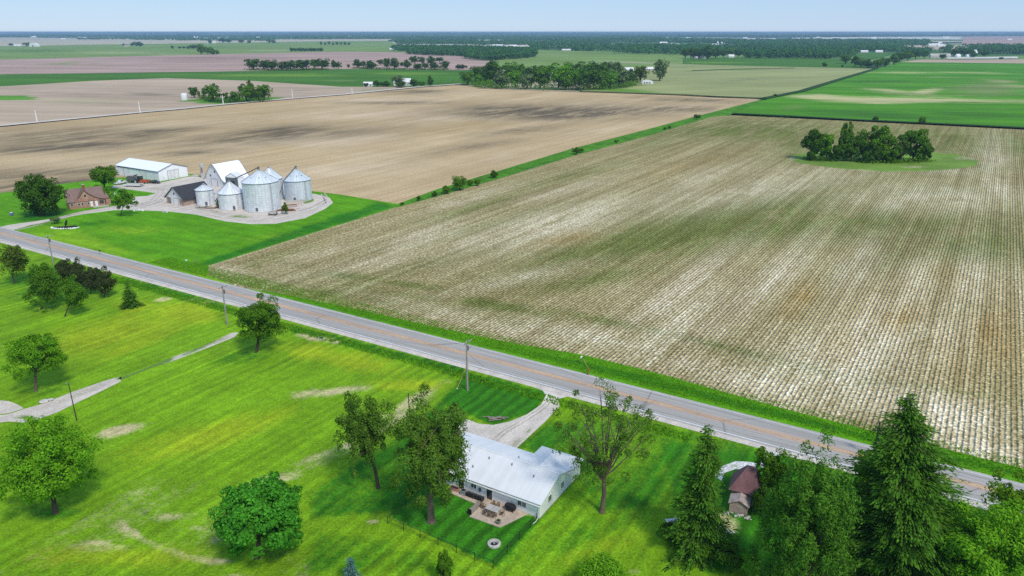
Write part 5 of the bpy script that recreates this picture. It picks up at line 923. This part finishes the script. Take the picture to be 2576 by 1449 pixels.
# grey crib built against the barn
cr_ = empty('grain_crib', P(586, 478), ANG_R*.6, 'tall narrow grey metal crib with pointed roof in front of the white barn', 'shed')
M['grid_metal'] = binmat('panelled_grey_metal', (.36, .41, .44), 3.0, .9, .9, .55)
gable('', cr_, -3.3, 3.3, 0, 4, 5.4, 7.4, M['siding_metal'], M['roof_pale'], 'y', .2)
mb = MB()
for i in range(7): mb.box(-3.2+i*1.03, -3.13+i*1.03, -.08, -.02, .1, 5.5)
for i in range(6): mb.box(-3.2, 3.2, -.1, -.08, .2+i*1.02, .27+i*1.02)
mb.build('frame', M['trim_grey'], cr_); MB().box(-3.2, 3.2, -.06, -.02, .1, 5.4).build('panels', M['glass_grey'], cr_); MB().box(-.2, 1.4, -.14, -.1, 2.6, 3.9).build('hatch', M['black'], cr_)
# ---- small barn with dark roof
sb = empty('stone_barn', (-129.7, 283.5, 0), ANG_R, 'small white gabled barn with dark slate roof and stone walls', 'barn')
MB().box(-10.6, 0, 0, 14, 0, 2.6).build('stone_base', M['stone'], sb)
gab = MB().prism([(-10.7, 2.6), (.1, 2.6), (-5.3, 6.9)], -.06, 14, 'y').build('wall', M['board_white'], sb)
MB().box(-8.2, -2.6, -.12, -.02, .05, 2.75).build('front_panel', M['board_white'], sb)
mb = MB().slab([(-11.3, 14.4, 2.25), (-11.3, -.5, 2.25), (-5.3, -.5, 7.05), (-5.3, 14.4, 7.05)], .14).slab([(-5.3, 14.4, 7.05), (-5.3, -.5, 7.05), (.7, -.5, 2.25), (.7, 14.4, 2.25)], .14)
mb.build('roof', M['roof_dark'], sb)
d = MB().box(-5.9, -3.0, -.2, -.12, .05, 2.5).build('door', M['trim'], sb); MB().box(-6.0, -5.9, -.24, -.12, 0, 2.6).box(-3.0, -2.9, -.24, -.12, 0, 2.6).box(-6.0, -2.9, -.24, -.12, 2.6, 2.68).build('frame', M['wood'], d)
d = MB().box(-9.4, -7.6, -.2, -.1, .05, 2.5).build('door', M['wood_grey'], sb); MB().box(-7.8, -7.7, -.25, -.2, 1, 1.2).build('handle', M['black'], d)
window(sb, -5.6, -5.0, 3.9, 4.7, -.06, frame='wood', mull=0); MB().tube([(-11.35, -.52, 2.25), (-5.3, -.52, 7.05), (.75, -.52, 2.25)], .1, 4).build('trim', M['trim_grey'], sb)
# ---- old concrete tower
ct = empty('stave_tower', P(511.5, 447), .2, 'narrow pale concrete tower with dark opening between shed and white barn', 'tower')
MB().lathe([(1.15, 0), (1.05, 3), (1.0, 6.4), (.8, 6.6)], n=16).build('shaft', M['concrete'], ct, smooth=True); MB().box(-.35, .35, -1.14, -.98, 2.6, 5.0).build('opening', M['wood'], ct); MB().tube([(-.8, -.8, .1), (-.8, -.8, 6.5)], .06).build('ladder', M['steel'], ct)
# ---- grain bins
def bin_(label, c, r, ze, za, col, lines, pw=1.2, ph=.9, xo=0):
    b = empty('grain_bin', (*c, 0), -math.pi/2, label, 'grain bin', 'silver grain bins')
    MB().lathe([(r+.12, 0), (r+.12, .22), (r, .24)], n=48).build('footing', M['concrete'], b)
    MB().lathe([(r, .2), (r, ze), (r*.97, ze+.05)], n=64).build('wall', binmat('bin_wall', col, r, pw, ph, lines), b, smooth=True)
    MB().lathe([(r+.22, ze-.06), (r+.2, ze+.02), (r*.5, ze+(za-ze)*.52), (.45, za-.12), (.42, za+.02)], n=64).build('roof', binmat('bin_roof', tuple(q*1.05 for q in col), r, r*2*math.pi/24, 30, .3, .03), b, smooth=True)
    rb = MB()
    for i in range(24):
        a = 2*math.pi*i/24; rb.tube([((r+.15)*math.cos(a), (r+.15)*math.sin(a), ze+.06), (.45*math.cos(a), .45*math.sin(a), za-.04)], .035, 4)
    rb.build('roof_ribs', M['steel'], b)
    MB().lathe([(r+.24, ze-.12), (r+.26, ze-.02), (r+.2, ze+.02)], n=64).build('eave_ring', M['trim_grey'], b)
    cpv = MB().lathe([(.5, za-.05), (.5, za+.28), (.3, za+.42)], n=16).build('cap', M['steel'], b)
    if r > 5: 
        MB().box(-.25, .25, -.3, .3, za+.42, za+1.2).build('vent', M['trim_grey'], b)
        for a in (.3, .9, 1.7, -.5): MB().box(r*.6*math.cos(a)-.2, r*.6*math.cos(a)+.2, r*.6*math.sin(a)-.2, r*.6*math.sin(a)+.2, ze+(za-ze)*.3, ze+(za-ze)*.3+.75).build('vent', M['steel'], b)
    MB().tube([((r+.15)*math.cos(.9), (r+.15)*math.sin(.9), .3), ((r+.15)*math.cos(.9), (r+.15)*math.sin(.9), ze)], .06).tube([((r+.15)*math.cos(.9)+.4, (r+.15)*math.sin(.9)-.3, .3), ((r+.15)*math.cos(.9)+.4, (r+.15)*math.sin(.9)-.3, ze)], .06).build('ladder', M['steel'], b)
    MB().box(r-.1, r+.09, -.5+xo, .4+xo, .6, 1.9).build('hatch', M['trim_grey'], b, bevel=.05); return b
SV = 0
bin_('smallest silver grain bin beside the small dark roofed barn', (-121.7, 285.6), 3.4, 6.3, 8.2, (.80, .81, .84), .12, xo=1.6)
bin_('second smallest silver grain bin left of the biggest bin', (-109.2, 279.8), 4.8, 6.3, 10.4, (.78, .80, .83), .15, xo=2.6)
bin_('biggest silver grain bin with panel grid in the middle of the farmyard', (-96.8, 278.5), 6.8, 11.0, 15.2, (.74, .78, .82), .42)
bin_('large silver grain bin at the right end of the farmyard', (-87.6, 295.6), 5.4, 8.3, 12.6, (.64, .70, .75), .30)
bin_('grain bin mostly hidden behind the biggest bin', (-99.0, 297), 4.8, 8.6, 12.9, (.74, .78, .82), .3)
def thing_tube(name, pts, r, mat, label, cat, extra=None):
    p0 = Vector(pts[0]); o = empty(name, (p0.x, p0.y, 0), 0, label, cat); MB().tube([Vector(p)-Vector((p0.x, p0.y, 0)) for p in pts], r, 8).build('tube', M[mat], o, smooth=True); return o
a_ = thing_tube('grain_auger', [(-119, 287, .6), (-109.2, 281, 10.5), (-97.2, 279, 15.9)], .2, 'trim_grey', 'long grey loading tube rising from the small bin to the biggest bin top', 'auger')
MB().tube([(9.8, -6, 0), (9.8, -6, 9.7)], .08).build('support', M['steel'], a_)
a_ = thing_tube('grain_auger', [(-94.5, 290, .6), (-92, 292, 8.4), (-87.6, 295.6, 13.5)], .16, 'trim_grey', 'short grey tube leaning up to the top of the right bin', 'auger'); MB().box(-.5, .5, -.5, .5, 0, .8).build('hopper', M['steel'], a_)
# low concrete ledge by the far bin
lw = empty('concrete_ledge', P(748, 510), .5, 'low pale concrete ledge at the foot of the right bin', 'ledge'); MB().box(-4.5, 3.5, -.3, .3, 0, 1.0).build('ledge', M['concrete'], lw, bevel=.05); MB().box(-4.6, 3.6, -.36, .36, 1.002, 1.1).build('coping', M['stone_light'], lw)
# scrap and wagons
wg = empty('farm_wagon', P(687, 541), -.1, 'dark low farm wagon in front of the biggest grain bin', 'wagon')
MB().box(-1.5, 1.5, -.8, .8, .55, 1.3).build('bed', M['wood_grey'], wg); MB().box(-1.6, 1.6, -.85, -.8, .6, 1.5).build('rail', M['stone_light'], wg)
for sx in (-1, 1):
    for sy in (-1, 1): wl = MB().prism([(sx*1.0+.42*math.cos(k*math.pi/8), .42+.42*math.sin(k*math.pi/8)) for k in range(16)], sy*.86-.1, sy*.86+.1, 'y').build('wheel', M['rubber'], wg); MB().prism([(sx*1.0+.18*math.cos(k*math.pi/6), .42+.18*math.sin(k*math.pi/6)) for k in range(12)], sy*.86-.12, sy*.86+.12, 'y').build('rim', M['steel'], wl)
MB().tube([(1.5, 0, .6), (2.8, 0, .35)], .05).build('drawbar', M['rust'], wg)
wc = empty('water_trough', P(704, 537), .1, 'small white trough beside the dark wagon', 'trough'); MB().box(-.9, .9, -.5, .5, .1, .8).build('basin', M['trim'], wc, bevel=.08); MB().box(-.8, .8, -.4, .4, .802, .82).build('rim', M['steel'], wc)
sc_ = empty('scrap_implement', P(733, 521), .4, 'rusty red frame implement among scrap beside the right bin', 'implement')
MB().box(-2.2, 2.2, -.1, .1, .7, .9).box(-2.2, 2.2, .9, 1.1, .7, .9).build('frame', M['rust'], sc_); mb = MB()
for i in range(9): mb.tube([(-2.1+i*.52, 0, .8), (-2.2+i*.52, -.5, .5), (-1.9+i*.52, -.3, .05)], .06, 5)
mb.build('tines', M['rust'], sc_); MB().prism([(.5*math.cos(k*math.pi/8)-2, .5+.5*math.sin(k*math.pi/8)) for k in range(16)], 1.2, 1.4, 'y').build('wheel', M['rubber'], sc_); MB().tube([(2.2, .5, .8), (3.8, .4, 1.4), (4.2, .3, .3)], .09).build('arm', M['rust'], sc_)
def pile(name, label, px, py, n, spread, mat, seed, cat, long_=True):
    o = empty(name, P(px, py), 0, label, cat); rr = random.Random(seed); mb = MB()
    for i in range(n):
        if long_: x, y, z = rr.gauss(0, spread*.4), rr.gauss(0, spread*.15), rr.uniform(.05, .5); a = rr.uniform(-.5, .5); L = rr.uniform(.6, 1.6); mb.tube([(x-L*math.cos(a), y-L*math.sin(a), z), (x+L*math.cos(a), y+L*math.sin(a), z+rr.uniform(-.1, .2))], rr.uniform(.06, .14), 5)
        else:
            x, y = rr.gauss(0, spread*.4), rr.gauss(0, spread*.2); tgt = MB() if n <= 45 else mb
            tgt.rock((x, y, .15), rr.uniform(.2, .5), i+seed)
            if n <= 45: tgt.build('stone', M[mat], o)
    if mb.v: mb.build('heap', M[mat], o)
    return o
pile('lumber_pile', 'brown lumber pile lying between the two smaller bins', 541, 524, 26, 4, 'wood', 1, 'lumber pile')
pile('lumber_pile', 'grey timber heap along the stone wall of the small barn', 512, 524, 18, 4, 'wood_grey', 2, 'lumber pile')
pile('rubble_heap', 'rubble heap at the back corner of the machine shed', 491, 443, 40, 6, 'stone_light', 3, 'rubble heap', False)
pile('brush_pile', 'brown twiggy brush pile in the gravel beside the right bin', 722, 530, 40, 4, 'rust', 4, 'brush pile')
pile('stone_row', 'white stones on the front edge of the farm drive', 349, 530, 10, 3, 'trim', 5, 'stones', False)
pile('stone_row', 'grey stones on the lawn edge in front of the small barn', 420, 534, 8, 2.5, 'stone_light', 6, 'stones', False)
pile('branch_pile', 'fallen pale branches on the lawn corner of the ranch drive', 1240, 1056, 9, 2.2, 'wood_grey', 7, 'branches')
gb = empty('garden_bed', P(165, 573), 0, 'crescent garden bed edged with white stones around a dark stump', 'garden bed')
MB().prism([(4.8*math.cos(a)*1.0, 2.0*math.sin(a)) for a in np.linspace(0, 6.1, 24)], 0, .12, 'z').build('soil', M['mulch'], gb); mb = MB(); rr = random.Random(9)
for a in np.linspace(math.pi*1.02, math.pi*1.98, 18): mb.rock((4.7*math.cos(a), 2.0*math.sin(a), .18), rr.uniform(.32, .55), int(a*10))
mb.build('edging', M['trim'], gb); MB().tube([(-.2, .3, 0), (.1, .3, 1.2), (.7, .3, 2.6)], [.6, .45, .3], 8).build('stump', M['black_cover'], gb); MB().rock((3, .3, .4), .8, 5).rock((1.8, .2, .3), .6, 6).build('mound', M['black_cover'], gb)
bb = empty('blue_barrel', P(30, 542), 0, 'small blue and white barrel on the lawn near the left edge', 'barrel'); MB().lathe([(.5, 0), (.6, .3), (.6, .9), (.5, 1.1)], n=16).build('drum', M['blue'], bb, smooth=True); MB().lathe([(.5, 1.1), (.5, 1.2), (.2, 1.25)], n=16).build('lid', M['trim'], bb)
pp_ = empty('propane_tank', P(282, 493), .1, 'white propane tank lying on the grass beside the small leaning tree', 'tank'); MB().tube([(-1.5, 0, .9), (-1.3, 0, .9), (1.3, 0, .9), (1.5, 0, .9)], [.3, .6, .6, .3], 14).build('tank_body', M['trim'], pp_, smooth=True)
for sx in (-.8, .8): MB().box(sx-.1, sx+.1, -.4, .4, 0, .5).build('foot', M['concrete'], pp_)
pp2 = empty('propane_tank', P(770, 481), .3, 'small white tank at the right side behind the last grain bin', 'tank'); MB().tube([(-.9, 0, .9), (-.8, 0, .9), (.8, 0, .9), (.9, 0, .9)], [.35, .7, .7, .35], 14).build('tank_body', M['trim'], pp2, smooth=True); MB().box(-.5, .5, -.4, .4, 0, .4).build('foot', M['concrete'], pp2)

# ---- brick farmhouse
fh = empty('brick_farmhouse', (-171.2, 277.0, 0), R(35), 'rose brick farmhouse with brown roof and large front gable behind the drive', 'house')
MB().prism([(0, 0), (10.5, 0), (10.5, 2.8), (5.25, 6.8), (0, 2.8)], 0, 12.4, 'x').build('wall', M['brick'], fh)
MB().slab([(-.4, -.4, 2.65), (12.8, -.4, 2.65), (12.8, 5.25, 7.0), (-.4, 5.25, 7.0)], .16).slab([(-.4, 5.25, 7.0), (12.8, 5.25, 7.0), (12.8, 10.9, 2.65), (-.4, 10.9, 2.65)], .16).build('roof', M['roof_brown'], fh)
prof = [(3.4, 4.1), (5.8, 7.2), (7.3, 5.5), (9, 4.2), (11, 3.3), (12.9, 2.9)]
MB().prism([(3.4, 2.7), (12.4, 2.7), (12.4, 2.95)]+[(x, z-.08) for x, z in reversed(prof[:-1])], -.25, 1.0, 'y').build('front_gable', M['brick'], fh)
MB().box(2.0, 12.4, -.25, 0, 0, 2.7).build('front_wall', M['brick'], fh)
mb = MB()
for (xa, za), (xb, zb) in zip(prof[:-1], prof[1:]): mb.slab([(xa, 5.2, za+.02), (xa, -.6, za+.02), (xb, -.6, zb+.02), (xb, 5.2, zb+.02)], .14)
mb.build('gable_roof', M['roof_brown'], fh); MB().tube([(x, -.62, z) for x, z in prof], .12, 4).build('trim', M['wood'], fh)
for x0 in (.7, 1.9, 3.1, 4.3, 6.3): window(fh, x0, x0+.7, 1.2, 2.1, -.25 if x0 > 2 else 0, frame='trim', mull=0)
window(fh, 5.6, 6.4, 4.2, 5.3, -.25, frame='trim', mull=0); window(fh, 10.6, 12.0, 1.1, 2.3, -.25, frame='trim_grey', mull=2)
for x0 in (7.3, 9.0): d = MB().box(x0, x0+.9, -.31, -.25, .3, 2.3).build('door', M['trim'], fh); MB().box(x0+.75, x0+.8, -.36, -.31, 1.2, 1.3).build('handle', M['black'], fh if False else d)
MB().box(8.0, 13.4, -1.8, -.26, 0, .3).build('porch_slab', M['concrete'], fh)
ch_ = MB().box(6.0, 6.8, 4.2, 5.0, 6, 8.3).build('chimney', M['rust'], fh); MB().box(5.9, 6.9, 4.1, 5.1, 8.3, 8.45).build('cap', M['concrete'], ch_)
MB().prism([(12.4, 0), (14.6, 0), (14.6, 2.7), (12.4, 2.7)], 1.5, 7.5, 'y').build('side_bay', M['brick'], fh); MB().add([(12.2, 1.2, 2.7), (15, 1.2, 2.7), (15, 7.8, 2.7), (12.2, 7.8, 2.7), (12.9, 3, 4.6), (13.6, 3, 4.6), (13.6, 6, 4.6), (12.9, 6, 4.6)], [(3, 2, 1, 0), (4, 5, 6, 7), (0, 1, 5, 4), (1, 2, 6, 5), (2, 3, 7, 6), (3, 0, 4, 7)]).build('bay_roof', M['roof_brown'], fh)

# ---- vehicles in the yard
def wheels(o, pos, r, w_, mat='rubber'):
    for x, y in pos:
        wl = MB().prism([(x+r*math.cos(k*math.pi/10), r+r*math.sin(k*math.pi/10)) for k in range(20)], y-w_/2, y+w_/2, 'y').build('wheel', M[mat], o)
        MB().prism([(x+r*.55*math.cos(k*math.pi/8), r+r*.55*math.sin(k*math.pi/8)) for k in range(16)], y-w_/2-.02, y+w_/2+.02, 'y').build('rim', M['chrome'], wl)
def car(label, px, py, rz, mat, pickup=False, cat='car'):
    o = empty('pickup_truck' if pickup else 'parked_car', P(px, py), rz, label, cat)
    if pickup:
        MB().prism([(-2.7, .45), (2.7, .45), (2.75, .95), (2.5, 1.15), (1.3, 1.2), (-2.7, 1.15)], -.95, .95, 'y').build('body', M[mat], o, bevel=.06)
        cb = MB().prism([(-.5, 1.15), (1.4, 1.2), (.8, 1.85), (-.4, 1.88)], -.85, .85, 'y').build('cab', M[mat], o, bevel=.06)
        MB().prism([(-.3, 1.25), (1.15, 1.27), (.75, 1.75), (-.25, 1.78)], -.87, .87, 'y').build('window', M['glass'], cb); MB().slab([(1.44, -.7, 1.24), (1.44, .7, 1.24), (.9, .7, 1.8), (.9, -.7, 1.8)], .03).build('windshield', M['glass'], cb)
        MB().box(-2.5, -.7, -.8, .8, 1.152, 1.17).build('bed_floor', M['trim_grey'], o); wheels(o, [(-1.7, -.9), (-1.7, .9), (1.75, -.9), (1.75, .9)], .4, .26)
        for s in (-1, 1): MB().box(2.7, 2.78, s*.7-.15, s*.7+.15, .75, .92).build('headlight', M['trim'], o)
    else:
        MB().prism([(-2.25, .3), (2.2, .3), (2.3, .6), (2.1, .85), (1.1, 1.0), (.2, 1.45), (-1.1, 1.52), (-2.1, 1.1), (-2.3, .8)], -.88, .88, 'y').build('body', M[mat], o, bevel=.09)
        MB().prism([(.95, 1.02), (.2, 1.38), (-1.0, 1.44), (-1.8, 1.12), (-1.6, 1.0)], -.90, .90, 'y').build('window', M['glass_grey'], o); wheels(o, [(-1.4, -.82), (-1.4, .82), (1.4, -.82), (1.4, .82)], .34, .24)
        for s in (-1, 1): MB().box(2.2, 2.3, s*.6-.15, s*.6+.15, .6, .74).build('headlight', M['trim'], o)
    return o
car('white pickup truck parked beside the dense tree at the machine shed', 303, 463, 1.1, 'car_white', True, 'truck')
car('black car parked alone by the corner of the machine shed', 391, 461.5, -.2, 'black')
tr = empty('flatbed_trailer', P(336, 469), -.15, 'white flatbed trailer with rails in front of the harvester', 'trailer')
MB().box(-4, 4, -1.2, 1.2, .7, .85).build('deck', M['wood_grey'], tr); MB().box(-4.1, 4.1, -1.28, -1.2, .6, 1.25).box(-4.1, 4.1, 1.2, 1.28, .6, 1.25).build('side_rail', M['car_white'], tr); wheels(tr, [(-.5, -1.05), (-.5, 1.05), (.5, -1.05), (.5, 1.05)], .38, .26); MB().prism([(4, .7), (5.4, .55), (5.4, .7), (4, .85)], -.1, .1, 'y').build('hitch', M['black'], tr)
hv = empty('harvester', P(341, 460), -.2, 'big dusty harvester with tall wheels between trailer and machine shed', 'harvester')
MB().prism([(-3.4, 1.1), (2.0, .9), (2.2, 2.6), (.6, 3.3), (-2.6, 3.3), (-3.5, 2.6)], -1.3, 1.3, 'y').build('body', M['trim_grey'], hv, bevel=.08); cbh = MB().box(2.0, 3.6, -.9, .9, 1.7, 3.4).build('cab', M['glass'], hv, bevel=.06); MB().box(1.9, 3.8, -1.0, 1.0, 3.42, 3.6).build('cab_roof', M['stone_light'], cbh)
MB().prism([(-2.2, 3.3), (.4, 3.3), (.9, 3.9), (-2.7, 3.9)], -1.4, 1.4, 'y').build('grain_tank', M['stone_light'], hv); MB().tube([(-1, 1.4, 3.4), (-4, 1.8, 3.7)], .18).build('unloading_tube', M['stone_light'], hv); MB().prism([(3.6, .3), (5.2, .2), (5.2, .5), (4.2, 1.3), (3.6, 1.1)], -2.6, 2.6, 'y').build('header', M['rust'], hv)
wheels(hv, [(1.5, -1.6), (1.5, 1.6)], .95, .6); wheels(hv, [(-2.6, -1.4), (-2.6, 1.4)], .6, .4)
for i, (x, y) in enumerate(((358, 461), (366, 461.5), (373, 461))):
    o = empty('seed_drill', P(x, y), .2, ['left one of three red implements beside the black car', 'middle one of three red implements beside the black car', 'right one of three red implements beside the black car'][i], 'implement', 'red farm implements')
    MB().prism([(-.7, .8), (.7, .8), (.9, 1.6), (-.9, 1.6)], -.6, .6, 'y').build('hopper', M['red'], o); MB().box(-.9, .9, -.7, .7, .6, .78).build('frame', M['rust'], o); wheels(o, [(-.6, -.75), (-.6, .75)], .42, .16)
# ---- poles, mailboxes, markers
def pole(label, base, h, mat='pole_wood', arm=True, r=.16, can=True, rz=ANG_N, lean=0, group='wooden utility poles'):
    g = P(*base); o = empty('utility_pole', g, rz, label, 'utility pole', group)
    MB().tube([(0, 0, -.2), (0, 0, h)], [r*1.25, r*.8], 8).build('post', M[mat], o, smooth=True)
    if arm:
        ca = MB().box(-1.3, 1.3, -.16-r, -.05-r, h-.5, h-.36).build('crossarm', M['wood_grey'], o)
        for x in (-1.2, -.5, .5, 1.2): MB().lathe([(.05, h-.36), (.07, h-.26), (.03, h-.16)], x, -.1-r, 8).build('insulator', M['trim'], ca)
    if can: MB().lathe([(.2, h-2.2), (.22, h-1.5), (.2, h-1.3), (.08, h-1.2)], .36, 0, 12).build('transformer', M['trim_grey'], o, smooth=True); MB().box(-.05, .05, -.3, -.1, h*.38, h*.38+.4).build('meter', M['steel'], o)
    return o
pole('grey utility pole by the road behind the dark purple trees', (135, 665), 9.0)
pole('grey utility pole beside the road left of the full dark tree', (572, 817), 9.9)
pole('grey utility pole beside the road near the ranch drive', (1176, 982), 10.5)
pole('dark utility pole beside the road behind the tallest spruce', (2197, 1150), 6.5, 'pole_dark', False)
o = pole('dark thin yard pole beside the gravel drive at left', (193, 1058), 7.4, 'pole_dark', False, .09, False, group='thin dark yard poles'); MB().tube([(0, 0, 7.3), (-.5, 0, 7.45)], .05).build('lamp_arm', M['steel'], o)
pole('dark thin yard pole behind the willow like tree', (1031, 1062), 5.7, 'pole_dark', False, .1, False, group='thin dark yard poles')
for i, (x, yb, yt) in enumerate(((94, 308, 277), (353, 285, 256), (562, 263.5, 240), (736, 247, 225), (886, 236, 221))):
    g = P(x, yb); hh = zat(g.y, yt); pole(['white pole by the gravel road nearest the left edge', 'white pole by the gravel road second from the left', 'white pole by the gravel road among the trees of the white tank', 'white pole by the gravel road between tank trees and white farmhouse', 'white pole by the gravel road next to the white farmhouse'][i], (x, yb), hh, 'trim', False, .35, False, group='white poles along the gravel road')
def mailbox(label, base, mat, lean=0, red=False):
    o = empty('mailbox', P(*base), 1.0, label, 'mailbox'); MB().tube([(0, 0, 0), (lean, 0, 1.1)], .06, 6).build('post', M['wood_grey'], o); MB().tube([(lean-.3, 0, 1.25), (lean+.3, 0, 1.25)], .18, 10).build('box', M[mat], o); MB().box(lean-.02, lean+.02, -.24, -.2, 1.3, 1.5).build('flag', M['red'], o)
mailbox('black mailbox on the far road verge in front of the farm lawn', (252, 640), 'black'); mailbox('small white mailbox at the corner of the farm lawn and crop field', (470, 665), 'trim')
o = empty('marker_post', P(494, 664), 0, 'short grey marker post beside the crop field corner', 'post'); MB().box(-.08, .08, -.08, .08, 0, 1.5).build('post', M['wood_grey'], o); MB().box(-.14, .14, -.11, -.085, 1.1, 1.45).build('plate', M['steel'], o)
o = empty('hydrant_post', P(1479, 943), 0, 'rusty brown pipe post with leaning yellow rod on the road verge', 'post'); MB().lathe([(.16, 0), (.14, 1.1), (.2, 1.15), (.2, 1.5), (.1, 1.7)], n=10).build('post', M['rust'], o); MB().tube([(0, 0, 1.6), (-1.0, .3, 3.4)], .035, 5).build('rod', M['paint_orange'], o)
mailbox('white mailbox in the grass across the road from the ranch drive', (1462, 912), 'trim')
o = empty('drain_grate', P(808, 851), 0, 'small dark round drain cover in the bare patch by the road', 'drain'); MB().lathe([(.75, 0), (.75, .08), (.6, .1)], n=18).build('collar', M['concrete'], o); MB().lathe([(.55, .1), (.5, .14), (.1, .14)], n=18).build('lid', M['black_cover'], o)
o = empty('guy_marker', P(1150, 978), 0, 'yellow guy wire marker running down beside the utility pole', 'guy wire'); MB().tube([(0, 0, .05), (2.2, 1.6, 5)], .05, 5).build('wire', M['paint_orange'], o); MB().lathe([(.12, 0), (.12, .12), (.05, .15)], n=8).build('anchor', M['trim'], o)
o = empty('edge_block', P(110, 1012), .5, 'grey rock lying on the upper edge of the gravel drive at left', 'rock'); MB().rock((0, 0, .25), .9, 3, .4).rock((1.2, .2, .2), .6, 4, .4).build('rock', M['stone_light'], o)
# ---- far buildings
def far_house(label, px, yb, wpx, h_eave, h_ridge, rz=0, wall='trim', roof='roof_pale', d=9, cat='house', name='far_house', group=None, wins=3):
    g = P(px, yb); L = wpx*mpp(g.y); o = empty(name, g, rz, label, cat, group)
    gable('', o, -L/2, L/2, 0, d, h_eave, h_ridge, M[wall], M[roof], 'x', .4)
    for i in range(wins): x = -L/2+L*(i+.5)/wins; MB().box(x-.6, x+.6, -.08, -.02, 1, min(2.4, h_eave-.2)).build('window', M['glass'], o)
    return o
far_house('low white house behind dark shrubs left of the pale tall tree', 925, 218, 22, 3, 5.5)
far_house('white farmhouse with grey roof behind the pale tall tree', 1012, 216, 42, 4.5, 9, .1)
far_house('pale house half hidden at the back of the grove', 1578, 186, 34, 5, 10, .2, wall='stone_light')
far_house('pale roofed house behind the right end of the grove', 1632, 178, 24, 3, 6, .1, wall='stone_light')
far_house('small pale house left of the woods beyond the pink field', 986, 127, 11, 4, 9, 0, wall='stone_light'); far_house('long low pale shed in front of the woods on the middle field', 1425, 128.5, 22, 4, 7, 0, wall='stone_light')
far_house('white house under dark trees left of the deep green field', 1751, 147, 12, 4, 9, .2); far_house('tiny white house right of the one under dark trees', 1768, 148, 14, 3, 5, 0); far_house('white house group on the right of the dark trees', 1840, 145, 14, 4, 8, 0)
far_house('long tan farm building at upper right among trees', 2366, 146, 50, 6, 11, 0, wall='stone_light', roof='concrete', wins=5); far_house('white farmhouse right of the long tan farm building', 2412, 146, 12, 5, 10, .3); far_house('small white house near the upper right farmsteads', 2440, 145, 14, 4, 8, 0); far_house('white peaked house farthest right among the farmsteads', 2455, 138, 8, 6, 14, .3)
far_house('low pale shed beyond the small green field left half', 2175, 133, 18, 4, 8, 0, wall='stone_light'); far_house('low pale shed beyond the small green field right half', 2212, 133, 18, 4, 8, 0, wall='stone_light')
far_house('pale shed at the left edge below the horizon', 44, 116.5, 18, 4, 8, 0); far_house('tan roofed farmhouse left of the dark clump on the pale field', 318, 116.5, 12, 4, 9, 0, roof='roof_brown'); far_house('white barn beside the first far clump on the pale field', 532, 109, 22, 5, 10, 0)
far_house('pale long building beyond the woods left part', 1252, 119, 26, 8, 12, 0, wins=4); far_house('pale long building beyond the woods right part', 1290, 120, 20, 8, 12, 0, wins=4)
o = empty('white_tank', P(465, 253), 0, 'large white round topped tank beside the trees by the gravel road', 'tank'); MB().lathe([(3.1, 0), (3.3, 1), (3.3, 5.2), (2.9, 6.4), (1.8, 7.1), (.3, 7.3)], n=32).build('shell', M['trim'], o, smooth=True); MB().tube([(3.3, -.8, 0), (3.3, -.8, 5.5), (5.2, -.8, 4)], .25).build('pipe', M['steel'], o)
o = empty('hoop_shed', P(1629, 212), 0, 'small white rounded shed on the grass right of the grove', 'shed'); mm = mpp(P(1629, 212).y); Lh = 14*mm
MB().prism([(-Lh, 0), (Lh, 0), (Lh, 2.6), (Lh*.8, 4.4), (Lh*.3, 5.2), (-Lh*.3, 5.2), (-Lh*.8, 4.4), (-Lh, 2.6)], 0, 8, 'y').build('shell', M['trim'], o)
for x in (-.7, -.25, .2): MB().box(x*Lh, x*Lh+2.2, -.08, -.02, 1.0, 2.6).build('window', M['glass_grey'], o)
o = empty('dome_shed', P(83, 117.5), 0, 'white dome shaped shed beside the dark tree at far left', 'shed'); mm = mpp(P(83, 117).y); Lh = 12*mm
MB().prism([(Lh*math.cos(a), 17*math.sin(a)) for a in np.linspace(0, math.pi, 12)], 0, 20, 'y').build('shell', M['trim'], o); MB().box(-3, 3, -.12, -.02, 0, 6).build('door', M['trim_grey'], o)
fm = MB().prism([(-5, 0), (5, 0), (5, 4), (0, 7), (-5, 4)], -9, 9, 'x'); hm = bpy.data.meshes.new('far_farm_building'); hm.from_pydata(fm.v, [], fm.f); hm.materials.append(M['trim'])
rr = random.Random(12)
for i in range(46):
    px_ = rr.choice([rr.uniform(60, 980), rr.uniform(1650, 2560), rr.uniform(1650, 2560)]); py_ = rr.uniform(93, 99) if px_ < 1000 else rr.uniform(95, 117)
    o = bpy.data.objects.new('far_farm_building', hm); COL.objects.link(o); o.location = P(px_, py_); s_ = rr.uniform(.8, 1.6)*(1.6 if py_ < 100 else 1.0); o.scale = (s_*1.6, s_, s_); o.rotation_euler = (0, 0, rr.uniform(-.3, .3))
    tag(o, 'tiny pale farm building scattered between the far woods near the horizon', 'building', 'tiny farm buildings near the horizon')

# ------------------------------------------------------------------ haze
hz = MB().box(-43500, 43500, -3500, 43500, -2, 67.5)
t = NT('haze_air'); pv = t.n('ShaderNodeVolumePrincipled'); pv.inputs['Color'].default_value = (.50, .72, 1.0, 1)
pv.inputs['Density'].default_value = 7e-5; pv.inputs['Anisotropy'].default_value = 0.0
t.t.links.new(pv.outputs[0], t.out.inputs['Volume'])
ho = hz.build('haze', t.m); tag(ho, kind='stuff')
